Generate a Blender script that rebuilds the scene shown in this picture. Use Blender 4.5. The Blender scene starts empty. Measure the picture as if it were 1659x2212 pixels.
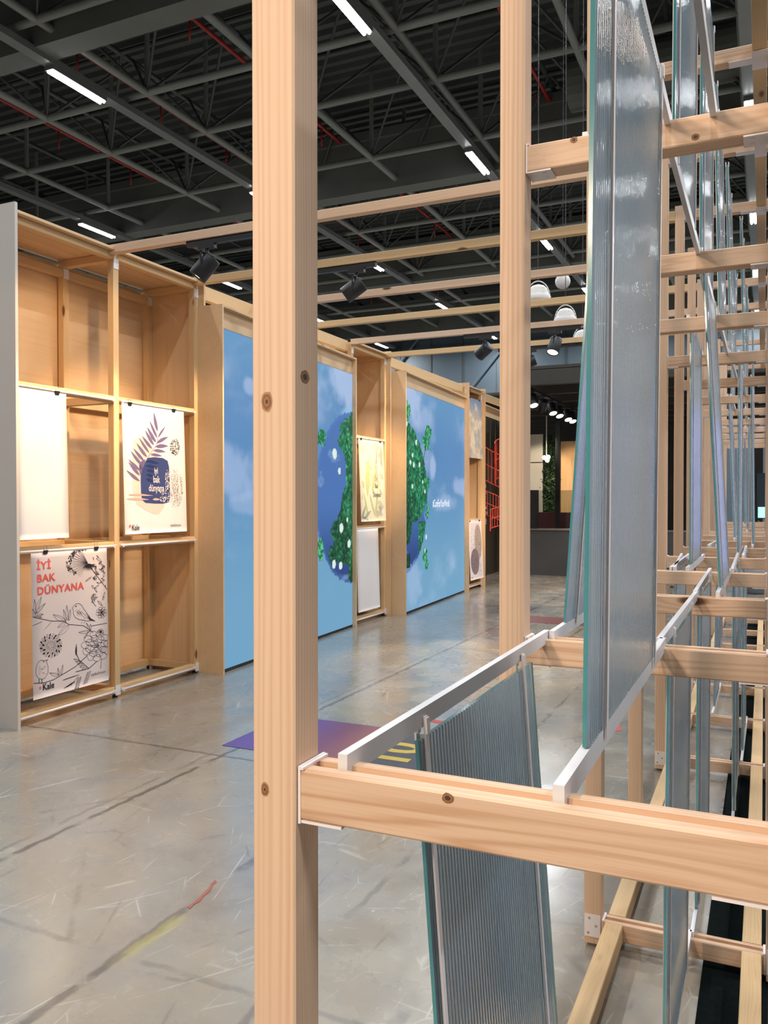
import bpy, bmesh, math, random
import numpy as np
from mathutils import Vector, Matrix, Euler
from math import radians as R, sin, cos, pi

random.seed(7)
S = bpy.context.scene
COL = S.collection

# ------------------------------------------------------------------ camera
cam = bpy.data.cameras.new('camera')
cam.sensor_fit = 'HORIZONTAL'; cam.sensor_width = 36.0
cam.lens = 1790.0 / 1659.0 * 36.0
cam.clip_start = 0.05; cam.clip_end = 200
camo = bpy.data.objects.new('camera', cam); COL.objects.link(camo)
camo.location = (0, 0, 1.5)
camo.rotation_euler = (R(90 - 0.83), 0, R(24.63))
S.camera = camo

# ------------------------------------------------------------------ world, exposure
w = bpy.data.worlds.new('world'); S.world = w; w.use_nodes = True
w.node_tree.nodes['Background'].inputs[0].default_value = (0.80, 0.88, 1.0, 1)
w.node_tree.nodes['Background'].inputs[1].default_value = 0.02
S.view_settings.view_transform = 'Standard'
S.view_settings.look = 'None'
S.view_settings.gamma = 1
S.view_settings.use_curve_mapping = False
S.view_settings.exposure = 0.0
S.cycles.max_bounces = 14
S.cycles.diffuse_bounces = 4
S.cycles.glossy_bounces = 5
S.cycles.transmission_bounces = 14
S.cycles.transparent_max_bounces = 16
S.cycles.caustics_reflective = False
S.cycles.caustics_refractive = False
S.cycles.sample_clamp_indirect = 4.0
S.cycles.use_denoising = True

HL = 9.0                      # hall lamps hang this far above eye height
HALL_W = 310.0                # power of one hall lamp
SPOT_W = 150.0
HALL_COL = (0.92, 0.96, 1.0)
WARM = (1.0, 0.66, 0.36)
NEUT = (1.0, 0.80, 0.62)
def area_light(loc, rot, sx, sy, power, col):
    l = bpy.data.lights.new('hall_lamp_light', 'AREA'); l.shape = 'RECTANGLE'; l.size = sx; l.size_y = sy
    l.energy = power; l.color = col
    o = bpy.data.objects.new('hall_lamp_light', l); COL.objects.link(o); o.location = loc; o.rotation_euler = rot
    return o
def spot_light(loc, target, power, col=WARM, deg=50, blend=0.5, size=0.05):
    l = bpy.data.lights.new('spot_lamp_light', 'SPOT'); l.energy = power; l.color = col
    l.spot_size = R(deg); l.spot_blend = blend; l.shadow_soft_size = size
    o = bpy.data.objects.new('spot_lamp_light', l); COL.objects.link(o); o.location = loc
    d = Vector(target) - Vector(loc)
    o.rotation_euler = d.to_track_quat('-Z', 'Y').to_euler()
    return o
# the warm exhibition spots of the stand the photographer stands in, behind the camera
spot_light((-1.5, -2.6, 3.2), (-0.4, 1.5, 1.6), 330, NEUT, 80, 0.8, 0.14)
spot_light((-0.7, -3.2, 3.2), (-0.3, 4.0, 1.6), 330, NEUT, 60, 0.8, 0.14)
spot_light((2.2, 2.2, 3.5), (-0.3, 2.0, 1.5), 18, NEUT, 85, 0.8, 0.1)  # added spot from the right, brightens the near straps and glass
spot_light((2.2, 6.0, 3.5), (-0.3, 5.5, 1.5), 60, NEUT, 85, 0.8, 0.1)  # second added side spot, brightens the deeper bays

# ------------------------------------------------------------------ helpers
def srgb(r, g, b):
    f = lambda c: (c/255/12.92) if c/255 <= .04045 else ((c/255+.055)/1.055)**2.4
    return (f(r), f(g), f(b), 1)
def tag(o, label=None, cat=None, group=None, kind=None):
    if label: o['label'] = label
    if cat: o['category'] = cat
    if group: o['group'] = group
    if kind: o['kind'] = kind
    return o
def link(o, parent=None, loc=None, rot=None):
    COL.objects.link(o)
    if parent: o.parent = parent
    if loc is not None: o.location = loc
    if rot is not None: o.rotation_euler = rot
    return o
def empty(name, loc, rotz=0, **k):
    o = bpy.data.objects.new(name, None); o.empty_display_size = .1
    link(o, None, loc, (0, 0, rotz)); tag(o, **k); return o
def obj(name, me, mat=None, parent=None, loc=(0, 0, 0), rot=(0, 0, 0)):
    if mat and not me.materials: me.materials.append(mat)
    o = bpy.data.objects.new(name, me); return link(o, parent, loc, rot)
class MB:
    def __init__(s): s.v = []; s.f = []; s.m = []
    def add(s, vs, fs, mi=0):
        n = len(s.v); s.v += [tuple(v) for v in vs]; s.f += [tuple(i+n for i in f) for f in fs]; s.m += [mi]*len(fs); return s
    def box(s, x0, x1, y0, y1, z0, z1, mi=0):
        return s.add([(x0,y0,z0),(x1,y0,z0),(x1,y1,z0),(x0,y1,z0),(x0,y0,z1),(x1,y0,z1),(x1,y1,z1),(x0,y1,z1)],
              [(0,3,2,1),(4,5,6,7),(0,1,5,4),(1,2,6,5),(2,3,7,6),(3,0,4,7)], mi)
    def tube(s, p, q, r, n=8, r2=None, mi=0, caps=True):
        p = Vector(p); q = Vector(q); r2 = r if r2 is None else r2
        d = (q-p).normalized(); a = d.orthogonal().normalized(); b = d.cross(a)
        vs = [p+(a*cos(2*pi*i/n)+b*sin(2*pi*i/n))*r for i in range(n)] + [q+(a*cos(2*pi*i/n)+b*sin(2*pi*i/n))*r2 for i in range(n)]
        fs = [(i, (i+1) % n, (i+1) % n+n, i+n) for i in range(n)]
        if caps: fs += [tuple(range(n-1, -1, -1)), tuple(range(n, 2*n))]
        return s.add(vs, fs, mi)
    def path(s, pts, r, n=6, mi=0):
        for a, b in zip(pts, pts[1:]): s.tube(a, b, r, n, mi=mi)
        return s
    def lathe(s, prof, n=24, mi=0, M=None):
        vs = []; M = M or Matrix()
        for (r, z) in prof:
            for i in range(n): vs.append(M @ Vector((r*cos(2*pi*i/n), r*sin(2*pi*i/n), z)))
        fs = []
        for j in range(len(prof)-1):
            for i in range(n): fs.append((j*n+i, j*n+(i+1) % n, (j+1)*n+(i+1) % n, (j+1)*n+i))
        return s.add(vs, fs, mi)
    def mesh(s, name, mats=None, smooth=False):
        me = bpy.data.meshes.new(name); me.from_pydata(s.v, [], s.f)
        for m in (mats or []): me.materials.append(m)
        if mats and len(mats) > 1: me.polygons.foreach_set('material_index', s.m)
        if smooth: me.polygons.foreach_set('use_smooth', [True]*len(me.polygons))
        me.update(); return me

# ------------------------------------------------------------------ materials
def mat(name):
    m = bpy.data.materials.new(name); m.use_nodes = True
    return m, m.node_tree.nodes, m.node_tree.links, m.node_tree.nodes['Principled BSDF']
def simple(name, c, rough=.5, metal=0, spec=.5, var=.06, scale=8, bump=0):
    m, N, L, P = mat(name)
    tc = N.new('ShaderNodeTexCoord'); no = N.new('ShaderNodeTexNoise'); no.inputs['Scale'].default_value = scale; no.inputs['Detail'].default_value = 5
    L.new(tc.outputs['Object'], no.inputs['Vector'])
    r = N.new('ShaderNodeMapRange'); r.inputs['To Min'].default_value = 1-var; r.inputs['To Max'].default_value = 1+var
    L.new(no.outputs['Fac'], r.inputs['Value'])
    v = N.new('ShaderNodeVectorMath'); v.operation = 'SCALE'; v.inputs[0].default_value = c[:3]
    L.new(r.outputs[0], v.inputs['Scale']); L.new(v.outputs[0], P.inputs['Base Color'])
    P.inputs['Roughness'].default_value = rough; P.inputs['Metallic'].default_value = metal
    P.inputs['Specular IOR Level'].default_value = spec
    if bump:
        b = N.new('ShaderNodeBump'); b.inputs['Strength'].default_value = bump; b.inputs['Distance'].default_value = .01
        L.new(no.outputs['Fac'], b.inputs['Height']); L.new(b.outputs[0], P.inputs['Normal'])
    return m
def emit(name, c, s):
    m, N, L, P = mat(name)
    P.inputs['Base Color'].default_value = (.8, .8, .8, 1)
    P.inputs['Emission Color'].default_value = c; P.inputs['Emission Strength'].default_value = s
    return m
def wood(name, light, dark, knot, ring=55, knots=1.0, contrast=.75, amp=22, gs=(.8, 9, 9)):
    m, N, L, P = mat(name)
    def n(t, **k):
        x = N.new(t)
        for a, b in k.items(): setattr(x, a, b)
        return x
    tc = n('ShaderNodeTexCoord'); oi = n('ShaderNodeObjectInfo')
    ofs = n('ShaderNodeVectorMath', operation='SCALE'); ofs.inputs[0].default_value = (37., 5.3, 3.1)
    L.new(oi.outputs['Random'], ofs.inputs['Scale'])
    ad = n('ShaderNodeVectorMath', operation='ADD'); L.new(tc.outputs['Object'], ad.inputs[0]); L.new(ofs.outputs[0], ad.inputs[1])
    # knots
    km = n('ShaderNodeMapping'); km.inputs['Scale'].default_value = (3.0, 9, 9); L.new(ad.outputs[0], km.inputs[0])
    vo = n('ShaderNodeTexVoronoi'); vo.inputs['Scale'].default_value = 1.0; L.new(km.outputs[0], vo.inputs['Vector'])
    sepc = n('ShaderNodeSeparateColor'); L.new(vo.outputs['Color'], sepc.inputs[0])
    gate = n('ShaderNodeMath', operation='LESS_THAN'); gate.inputs[1].default_value = .30*knots; L.new(sepc.outputs[0], gate.inputs[0])
    kd = n('ShaderNodeMapRange', interpolation_type='SMOOTHSTEP'); kd.inputs['From Min'].default_value = .08; kd.inputs['From Max'].default_value = .18
    kd.inputs['To Min'].default_value = 1; kd.inputs['To Max'].default_value = 0; L.new(vo.outputs['Distance'], kd.inputs[0])
    kf = n('ShaderNodeMath', operation='MULTIPLY'); L.new(kd.outputs[0], kf.inputs[0]); L.new(gate.outputs[0], kf.inputs[1])
    kw = n('ShaderNodeMapRange', interpolation_type='SMOOTHSTEP'); kw.inputs['From Min'].default_value = .0; kw.inputs['From Max'].default_value = .6
    kw.inputs['To Min'].default_value = 1; kw.inputs['To Max'].default_value = 0; L.new(vo.outputs['Distance'], kw.inputs[0])
    kwf = n('ShaderNodeMath', operation='MULTIPLY'); L.new(kw.outputs[0], kwf.inputs[0]); L.new(gate.outputs[0], kwf.inputs[1])
    # rings
    mp = n('ShaderNodeMapping'); mp.inputs['Scale'].default_value = gs; L.new(ad.outputs[0], mp.inputs[0])
    no = n('ShaderNodeTexNoise'); no.inputs['Scale'].default_value = 1.0; no.inputs['Detail'].default_value = 1.5; L.new(mp.outputs[0], no.inputs['Vector'])
    sp = n('ShaderNodeSeparateXYZ'); L.new(ad.outputs[0], sp.inputs[0])
    a = n('ShaderNodeMath', operation='MULTIPLY_ADD'); a.inputs[1].default_value = ring*6.3; L.new(sp.outputs['Y'], a.inputs[0])
    b = n('ShaderNodeMath', operation='MULTIPLY'); b.inputs[1].default_value = ring*3.5; L.new(sp.outputs['Z'], b.inputs[0]); L.new(b.outputs[0], a.inputs[2])
    c = n('ShaderNodeMath', operation='MULTIPLY_ADD'); c.inputs[1].default_value = amp; L.new(no.outputs['Fac'], c.inputs[0]); L.new(a.outputs[0], c.inputs[2])
    c2 = n('ShaderNodeMath', operation='MULTIPLY_ADD'); c2.inputs[1].default_value = 9; L.new(kwf.outputs[0], c2.inputs[0]); L.new(c.outputs[0], c2.inputs[2])
    jm = n('ShaderNodeMapping'); jm.inputs['Scale'].default_value = (.45, 75, 48); L.new(ad.outputs[0], jm.inputs[0])
    jn = n('ShaderNodeTexNoise'); jn.inputs['Scale'].default_value = 1; jn.inputs['Detail'].default_value = 2; L.new(jm.outputs[0], jn.inputs['Vector'])
    c3 = n('ShaderNodeMath', operation='MULTIPLY_ADD'); c3.inputs[1].default_value = 12; L.new(jn.outputs['Fac'], c3.inputs[0]); L.new(c2.outputs[0], c3.inputs[2])
    si = n('ShaderNodeMath', operation='SINE'); L.new(c3.outputs[0], si.inputs[0])
    rr = n('ShaderNodeMapRange'); rr.inputs['From Min'].default_value = -1; rr.inputs['From Max'].default_value = 1; L.new(si.outputs[0], rr.inputs[0])
    pw = n('ShaderNodeMath', operation='POWER'); pw.inputs[1].default_value = 2.2; L.new(rr.outputs[0], pw.inputs[0])
    # fibres
    fm = n('ShaderNodeMapping'); fm.inputs['Scale'].default_value = (5, 320, 320); L.new(ad.outputs[0], fm.inputs[0])
    fn = n('ShaderNodeTexNoise'); fn.inputs['Scale'].default_value = 1; fn.inputs['Detail'].default_value = 3; L.new(fm.outputs[0], fn.inputs['Vector'])
    lw = n('ShaderNodeTexNoise'); lw.inputs['Scale'].default_value = 1; L.new(mp.outputs[0], lw.inputs['Vector']); lw.inputs['Detail'].default_value = 0
    am = n('ShaderNodeMapRange'); am.inputs['From Min'].default_value = .35; am.inputs['From Max'].default_value = .65; am.inputs['To Min'].default_value = contrast*.35; am.inputs['To Max'].default_value = contrast*1.3
    L.new(lw.outputs['Fac'], am.inputs[0])
    f = n('ShaderNodeMath', operation='MULTIPLY'); L.new(pw.outputs[0], f.inputs[0]); L.new(am.outputs[0], f.inputs[1])
    f2 = n('ShaderNodeMath', operation='MULTIPLY_ADD'); f2.inputs[1].default_value = .35; f2.inputs[2].default_value = -.1
    L.new(fn.outputs['Fac'], f2.inputs[0]); fa = n('ShaderNodeMath', operation='ADD', use_clamp=True); L.new(f.outputs[0], fa.inputs[0]); L.new(f2.outputs[0], fa.inputs[1])
    mx = n('ShaderNodeMix', data_type='RGBA'); mx.inputs['A'].default_value = light; mx.inputs['B'].default_value = dark; L.new(fa.outputs[0], mx.inputs['Factor'])
    mk = n('ShaderNodeMix', data_type='RGBA'); mk.inputs['B'].default_value = knot; L.new(mx.outputs['Result'], mk.inputs['A']); L.new(kf.outputs[0], mk.inputs['Factor'])
    # per-object tone
    hv = n('ShaderNodeHueSaturation'); rv = n('ShaderNodeMapRange'); rv.inputs['To Min'].default_value = .93; rv.inputs['To Max'].default_value = 1.06
    L.new(oi.outputs['Random'], rv.inputs[0]); L.new(rv.outputs[0], hv.inputs['Value']); L.new(mk.outputs['Result'], hv.inputs['Color'])
    L.new(hv.outputs[0], P.inputs['Base Color'])
    P.inputs['Roughness'].default_value = .6; P.inputs['Specular IOR Level'].default_value = .3
    bp = n('ShaderNodeBump'); bp.inputs['Strength'].default_value = .12; bp.inputs['Distance'].default_value = .002
    L.new(fn.outputs['Fac'], bp.inputs['Height']); L.new(bp.outputs[0], P.inputs['Normal'])
    return m

PINE = wood('pine', (.76, .54, .375, 1), (.55, .325, .19, 1), (.13, .055, .025, 1), ring=170, contrast=.42, knots=.35)
BEAMW = wood('broad_grain_pine', (.76, .53, .365, 1), (.54, .31, .175, 1), (.13, .055, .025, 1), ring=75, contrast=.55, knots=.35, amp=46, gs=(1.1, 8, 11))
PINE2 = wood('yellow_pine', (.72, .50, .27, 1), (.58, .36, .17, 1), (.16, .07, .03, 1), ring=120, contrast=.36, knots=.9)
GREYPANEL = simple('grey_painted_board', (.66, .59, .53), .6, var=.05, scale=2)
PLY = wood('plywood', (.74, .52, .31, 1), (.66, .43, .23, 1), (.5, .3, .15, 1), ring=5, contrast=.35, knots=.2)
WHITE = simple('white_steel', (.86, .80, .80), .38, var=.02)
RAIL = simple('rail_aluminium', (.74, .745, .77), .35, metal=.0, var=.02)
SCREW = simple('screw_steel', (.45, .43, .42), .3, metal=.9)
HOLE = simple('dark_hole', (.02, .015, .01), .8)
BLACK = simple('black_metal', (.012, .013, .016), .45)
PAPER = simple('paper', (.84, .80, .77), .75, var=.015, spec=.2)
PINKPAPER = simple('pink_paper', (.76, .66, .64), .75, var=.015, spec=.2)
STEEL = simple('painted_steel', (.19, .195, .18), .5, var=.15, scale=1.5)
DARKSTEEL = simple('dark_steel', (.07, .075, .07), .55, var=.1)
TRAYM = simple('galvanised_tray', (.20, .205, .20), .4, metal=.3, var=.1, scale=2)
REDPIPE = simple('red_pipe', (.36, .02, .018), .4)
TUBE_ON = emit('lamp_tube', (.95, .98, 1, 1), 30)
LENS_ON = emit('lamp_lens', (1, .86, .66, 1), 9)
CONC = simple('precast_concrete', (.13, .135, .125), .8, var=.22, scale=.9)

def glass_mat():
    m, N, L, P = mat('ribbed_glass')
    P.inputs['Base Color'].default_value = (.93, .98, 1.0, 1)
    P.inputs['Transmission Weight'].default_value = 1
    P.inputs['Roughness'].default_value = .07
    P.inputs['IOR'].default_value = 1.45
    no = N.new('ShaderNodeTexNoise'); tc = N.new('ShaderNodeTexCoord'); L.new(tc.outputs['Object'], no.inputs['Vector'])
    no.inputs['Scale'].default_value = 35; no.inputs['Detail'].default_value = 2
    b = N.new('ShaderNodeBump'); b.inputs['Strength'].default_value = .05; b.inputs['Distance'].default_value = .004
    L.new(no.outputs['Fac'], b.inputs['Height']); L.new(b.outputs[0], P.inputs['Normal'])
    tr = N.new('ShaderNodeBsdfTranslucent'); tr.inputs[0].default_value = (.62, .84, 1.0, 1)  # blue tint stands in for the sky screens' light in the glass
    df = N.new('ShaderNodeBsdfDiffuse'); df.inputs[0].default_value = (.52, .68, .84, 1)
    m1 = N.new('ShaderNodeMixShader'); m1.inputs[0].default_value = .35; L.new(tr.outputs[0], m1.inputs[1]); L.new(df.outputs[0], m1.inputs[2])
    m2 = N.new('ShaderNodeMixShader'); m2.inputs[0].default_value = .13; L.new(P.outputs[0], m2.inputs[1]); L.new(m1.outputs[0], m2.inputs[2])
    L.new(m2.outputs[0], N['Material Output'].inputs['Surface'])
    return m
GLASS = glass_mat()
def edge_mat():
    m, N, L, P = mat('glass_edge')
    P.inputs['Base Color'].default_value = (.10, .46, .46, 1)
    P.inputs['Transmission Weight'].default_value = .6; P.inputs['Roughness'].default_value = .15
    return m
GEDGE = edge_mat()

def floor_mat():
    m, N, L, P = mat('worn_concrete')
    def n(t, **k):
        x = N.new(t)
        for a, b in k.items(): setattr(x, a, b)
        return x
    tc = n('ShaderNodeTexCoord')
    def noise(sc, det=6, scale=(1, 1, 1), rough=.55, rot=0, dist=0):
        mp = n('ShaderNodeMapping'); mp.inputs['Scale'].default_value = scale; mp.inputs['Rotation'].default_value = (0, 0, rot)
        L.new(tc.outputs['Object'], mp.inputs[0])
        x = n('ShaderNodeTexNoise'); x.inputs['Scale'].default_value = sc; x.inputs['Detail'].default_value = det; x.inputs['Roughness'].default_value = rough
        x.inputs['Distortion'].default_value = dist
        L.new(mp.outputs[0], x.inputs['Vector']); return x.outputs['Fac']
    def ramp(fac, stops):
        r = n('ShaderNodeValToRGB'); e = r.color_ramp.elements
        e[0].position, e[0].color = stops[0]; e[1].position, e[1].color = stops[-1]
        for p, c in stops[1:-1]:
            q = e.new(p); q.color = c
        L.new(fac, r.inputs[0]); return r.outputs[0]
    def mixc(fac, a, b):
        x = n('ShaderNodeMix', data_type='RGBA')
        for sock, v in (('Factor', fac), ('A', a), ('B', b)):
            if isinstance(v, (tuple, float, int)): x.inputs[sock].default_value = v
            else: L.new(v, x.inputs[sock])
        return x.outputs['Result']
    def mrange(v, a, b, c=0., d=1.):
        x = n('ShaderNodeMapRange', interpolation_type='SMOOTHSTEP'); L.new(v, x.inputs[0])
        x.inputs['From Min'].default_value = a; x.inputs['From Max'].default_value = b; x.inputs['To Min'].default_value = c; x.inputs['To Max'].default_value = d
        return x.outputs[0]
    def mth(op, a, b=None):
        x = n('ShaderNodeMath', operation=op)
        for i, v in enumerate((a, b)):
            if v is None: continue
            if isinstance(v, (float, int)): x.inputs[i].default_value = v
            else: L.new(v, x.inputs[i])
        return x.outputs[0]
    big = noise(.55, 7, rough=.65, dist=.6)
    base = ramp(big, [(.3, (.20, .19, .175, 1)), (.43, (.30, .285, .25, 1)), (.52, (.345, .31, .25, 1)), (.62, (.27, .27, .265, 1)), (.75, (.20, .205, .215, 1))])
    mid = noise(7, 8, rough=.7)
    base = mixc(mrange(mid, .55, .75, 0, .45), base, (.16, .155, .15, 1))
    base = mixc(mrange(mid, .42, .28, 0, .35), base, (.44, .43, .40, 1))
    # scratches: warped voronoi edge lines at two scales
    for (sc, th, amt, colr, rot) in ((1.1, .0045, .75, (.60, .57, .52, 1), .5), (2.3, .007, .7, (.56, .54, .50, 1), 1.9), (3.7, .012, .6, (.54, .52, .47, 1), 2.7), (5.1, .015, .5, (.55, .52, .46, 1), .9), (.9, .008, .5, (.10, .10, .10, 1), 1.2), (2.9, .02, .4, (.12, .115, .11, 1), .2)):
        mp = n('ShaderNodeMapping'); mp.inputs['Rotation'].default_value = (0, 0, rot); mp.inputs['Scale'].default_value = (1, .45, 1)
        L.new(tc.outputs['Object'], mp.inputs[0])
        v = n('ShaderNodeTexVoronoi', feature='DISTANCE_TO_EDGE'); v.inputs['Scale'].default_value = sc; L.new(mp.outputs[0], v.inputs['Vector'])
        ln = mrange(v.outputs['Distance'], th, 0, 0, 1)
        g = mrange(noise(1.7+sc, 3, rot=rot), .5, .62)
        base = mixc(mth('MULTIPLY', mth('MULTIPLY', ln, g), amt), base, colr)
    # chips of paint
    fl = mrange(noise(38, 5, (1, .6, 1), .65, rot=.6), .64, .68)
    fg = mrange(noise(1.3, 3), .52, .66)
    base = mixc(mth('MULTIPLY', mth('MULTIPLY', fl, fg), .85), base, (.62, .62, .60, 1))
    # joints
    sp = n('ShaderNodeSeparateXYZ'); L.new(tc.outputs['Object'], sp.inputs[0])
    wob = mth('MULTIPLY', mth('SUBTRACT', noise(9, 4), .5), .05)
    def joint(axis, pos, wd, colr, amt, brk=.4):
        d = mth('ABSOLUTE', mth('SUBTRACT', mth('ADD', sp.outputs[axis], wob), pos))
        ln = mrange(d, wd, wd*.3)
        g = mrange(noise(3.1, 4, rot=pos), brk, brk+.15)
        nonlocal base
        base = mixc(mth('MULTIPLY', mth('MULTIPLY', ln, g), amt), base, colr)
    dk = (.085, .085, .09, 1)
    joint('X', -2.88, .022, dk, .85, .3); joint('X', -2.96, .018, (.17, .16, .155, 1), .6, .35)
    joint('X', -1.92, .03, dk, .8, .35); joint('X', -1.35, .02, dk, .5); joint('X', -.95, .03, dk, .6)
    joint('X', -1.90, .04, (.42, .40, .12, 1), .55, .5); joint('Y', 4.0, .02, dk, .7, .3); joint('Y', 2.1, .02, dk, .4); joint('Y', 7.9, .03, dk, .5)
    L.new(base, P.inputs['Base Color'])
    ro = mrange(noise(3, 6), .3, .7, .17, .36); L.new(ro, P.inputs['Roughness'])
    P.inputs['Specular IOR Level'].default_value = .85; P.inputs['Coat Weight'].default_value = .55; P.inputs['Coat Roughness'].default_value = .16
    b = n('ShaderNodeBump'); b.inputs['Strength'].default_value = .12; b.inputs['Distance'].default_value = .004
    L.new(mid, b.inputs['Height']); L.new(b.outputs[0], P.inputs['Normal'])
    return m
FLOORM = floor_mat()

# ------------------------------------------------------------------ room shell
def struct(name, mb, m, smooth=False, parent=None, loc=(0, 0, 0)):
    o = obj(name, mb.mesh(name, [m], smooth), None, parent, loc)
    if not parent: o['kind'] = 'structure'
    return o
struct('floor', MB().box(-45, 30, -12, 46, -.2, 0), FLOORM)
WALLP = simple('blue_grey_cladding', (.085, .115, .14), .5, var=.08, scale=.6)
wb = MB().box(-45, 30, 46, 46.3, 0, 17)
wall_back = struct('wall_back', wb, WALLP)
seam = MB()
for i in range(38):
    x = -44+i*2.0
    seam.box(x-.03, x+.03, 45.95, 46.0, 0, 17)
obj('cladding_seam', seam.mesh('cladding_seam', [DARKSTEEL]), None, wall_back)['kind'] = 'stuff'
bb = MB()
for i in range(9):
    x = -30+i*6
    bb.tube((x, 45.8, 5), (x+6, 45.8, 12), .09, 6)
obj('wall_brace', bb.mesh('wall_brace', [WALLP]), None, wall_back)['kind'] = 'stuff'
obj('wall_band', MB().box(-45, 30, 45.8, 46.0, 6.6, 7.3).box(-45, 30, 45.75, 46, 10.2, 10.5).mesh('wall_band', [DARKSTEEL]), None, wall_back)
struct('wall_left', MB().box(-45.3, -45, -12, 46, 0, 17), WALLP)
struct('wall_right', MB().box(30, 30.3, -12, 46, 0, 17), WALLP)
struct('wall_front', MB().box(-45, 30, -12.3, -12, 0, 17), WALLP)
DECKM = simple('roof_deck', (.065, .073, .068), .6, var=.1, scale=.5)
mb = MB(); ys = []; y = -12
ZD = 13.3
prof = []
while y < 46:
    prof += [(y, ZD), (y+.16, ZD), (y+.21, ZD+.12), (y+.37, ZD+.12)]; y += .42
vs = []
for (yy, zz) in prof: vs += [(-45, yy, zz), (30, yy, zz)]
mb.add(vs, [(2*i, 2*i+1, 2*i+3, 2*i+2) for i in range(len(prof)-1)])
ceiling = struct('ceiling', mb, DECKM)

HC = 9.4; ZC = 1.5+HC; ZU = ZC+1.7
XL = [-(.05+.333*k)*HC for k in range(-3, 9)]
YL = [v*HC for v in (.80, 1.04, 1.28, 1.62, 1.855, 2.2, 2.44, 2.78, 3.02, 3.36, 3.60, 3.94, 4.2, 4.55)]
x0, x1, y0, y1 = min(XL), max(XL), min(YL), max(YL)
unit = MB().tube((0, 0, 0), (1, 0, 0), 1, 7).mesh('pipe', [STEEL], True)
unit2 = MB().tube((0, 0, 0), (1, 0, 0), 1, 5).mesh('thin_pipe', [DARKSTEEL], True)
def pipe(name, p, q, r, me=None, parent=None, m=None):
    p = Vector(p); q = Vector(q); d = q-p
    o = obj(name, me or unit, None, parent or ceiling)
    o.location = p; o.rotation_euler = d.to_track_quat('X', 'Z').to_euler(); o.scale = (d.length, r, r); return o
for x in XL:
    pipe('truss_chord', (x, y0, ZC), (x, y1, ZC), .085)
    pipe('truss_top_chord', (x+1.5, y0, ZU), (x+1.5, y1, ZU), .07, unit2)
for y in YL:
    pipe('truss_chord', (x0-3, y, ZC), (x1+2, y, ZC), .085)
    pipe('truss_top_chord', (x0-3, y+.9, ZU), (x1+2, y+.9, ZU), .07, unit2)
nd = 0
for x in XL[2:]:
    for y in YL:
        if y > 36 or (x < -18 and y > 25): continue
        pipe('truss_post', (x, y, ZC), (x, y, ZU+.6), .06)
        for sx in (-1, 1):
            for sy in (-1, 1):
                if nd < 290:
                    pipe('truss_brace', (x, y, ZC), (x+sx*1.55, y+sy*1.3, ZU), .035, unit2); nd += 1
for i, y in enumerate((12.4, 22.3, 32.2, 42.0)):
    obj('girder', MB().box(-45, 30, 0, .55, 0, 1.5).box(-45, 30, -.12, .67, 1.5, 1.75).mesh('girder', [CONC]), None, ceiling, (0, y, ZC-.25))
dct = MB().tube((-22, 11.3, 12.0), (8, 11.3, 12.0), .38, 16)
for i in range(12): dct.tube((-21+i*2.4, 11.3, 12.0), (-20.94+i*2.4, 11.3, 12.0), .41, 16)
obj('ventilation_duct', dct.mesh('ventilation_duct', [CONC], False), None, ceiling)
d2 = MB().tube((-4.4, 20.6, 11.7), (9, 20.6, 11.7), .62, 20)
for i in range(5): d2.tube((-4+i*2.6, 20.6, 11.7), (-3.93+i*2.6, 20.6, 11.7), .66, 20)
obj('ventilation_duct', d2.mesh('ventilation_duct', [CONC]), None, ceiling)

# trays and linear lamps
xt = [-(.04+.735*i)*HL for i in (-3, -2, -1, 0, 1, 2, 3)]
lamp_rows = {0: 'far right row seen through the glass panels', 1: 'row crossing between the two tall posts', 2: 'row starting at top left', 3: 'row just above the shelf wall'}
order = ['nearest', 'second', 'third', 'fourth', 'fifth', 'sixth']
lampmesh = MB().box(-.11, .11, -.78, .78, -.02, .07).mesh('lamp_housing', [TRAYM])
tubemesh = MB().tube((-.055, -.75, -.035), (-.055, .75, -.035), .032, 10).tube((.055, -.75, -.035), (.055, .75, -.035), .032, 10).mesh('lamp_tubes', [TUBE_ON], True)
for i, x in zip((-3, -2, -1, 0, 1, 2, 3), xt):
    if i >= 0:
        t = MB().box(x-.13, x+.13, -8, 45.5, 1.5+HL+.055, 1.5+HL+.2)
        obj('cable_tray', t.mesh('cable_tray', [TRAYM]), None, ceiling)
    for j in range(-2, 6):
        y = (1.52+.835*j)*HL
        if y > 44.5 or y < -11: continue
        area_light((x, y, 1.5+HL-.1), (0, 0, 0), .25, 1.5, HALL_W, HALL_COL)
        if i >= 0 and j >= 0:
            e = empty('ceiling_light', (x, y, 1.5+HL-.02))
            obj('lamp_housing', lampmesh, None, e); obj('lamp_tube', tubemesh, None, e)
            tag(e, f'{order[j]} bright linear ceiling lamp in the {lamp_rows[i]}', 'ceiling light', 'linear hall lamps on the trays')
# sprinkler pipes
for k, (x, z) in enumerate(((-18.6, 12.2), (-14.9, 12.2), (-11.6, 12.2), (-5.3, 12.2), (-1.7, 12.2))):
    m_ = MB().tube((x, 8, z), (x, 45, z), .05, 8)
    for y in range(9, 45, 3):
        m_.tube((x, y, z), (x, y, z-.55), .025, 6)
    obj('sprinkler_pipe', m_.mesh('sprinkler_pipe', [REDPIPE], True), None, ceiling)

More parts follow.
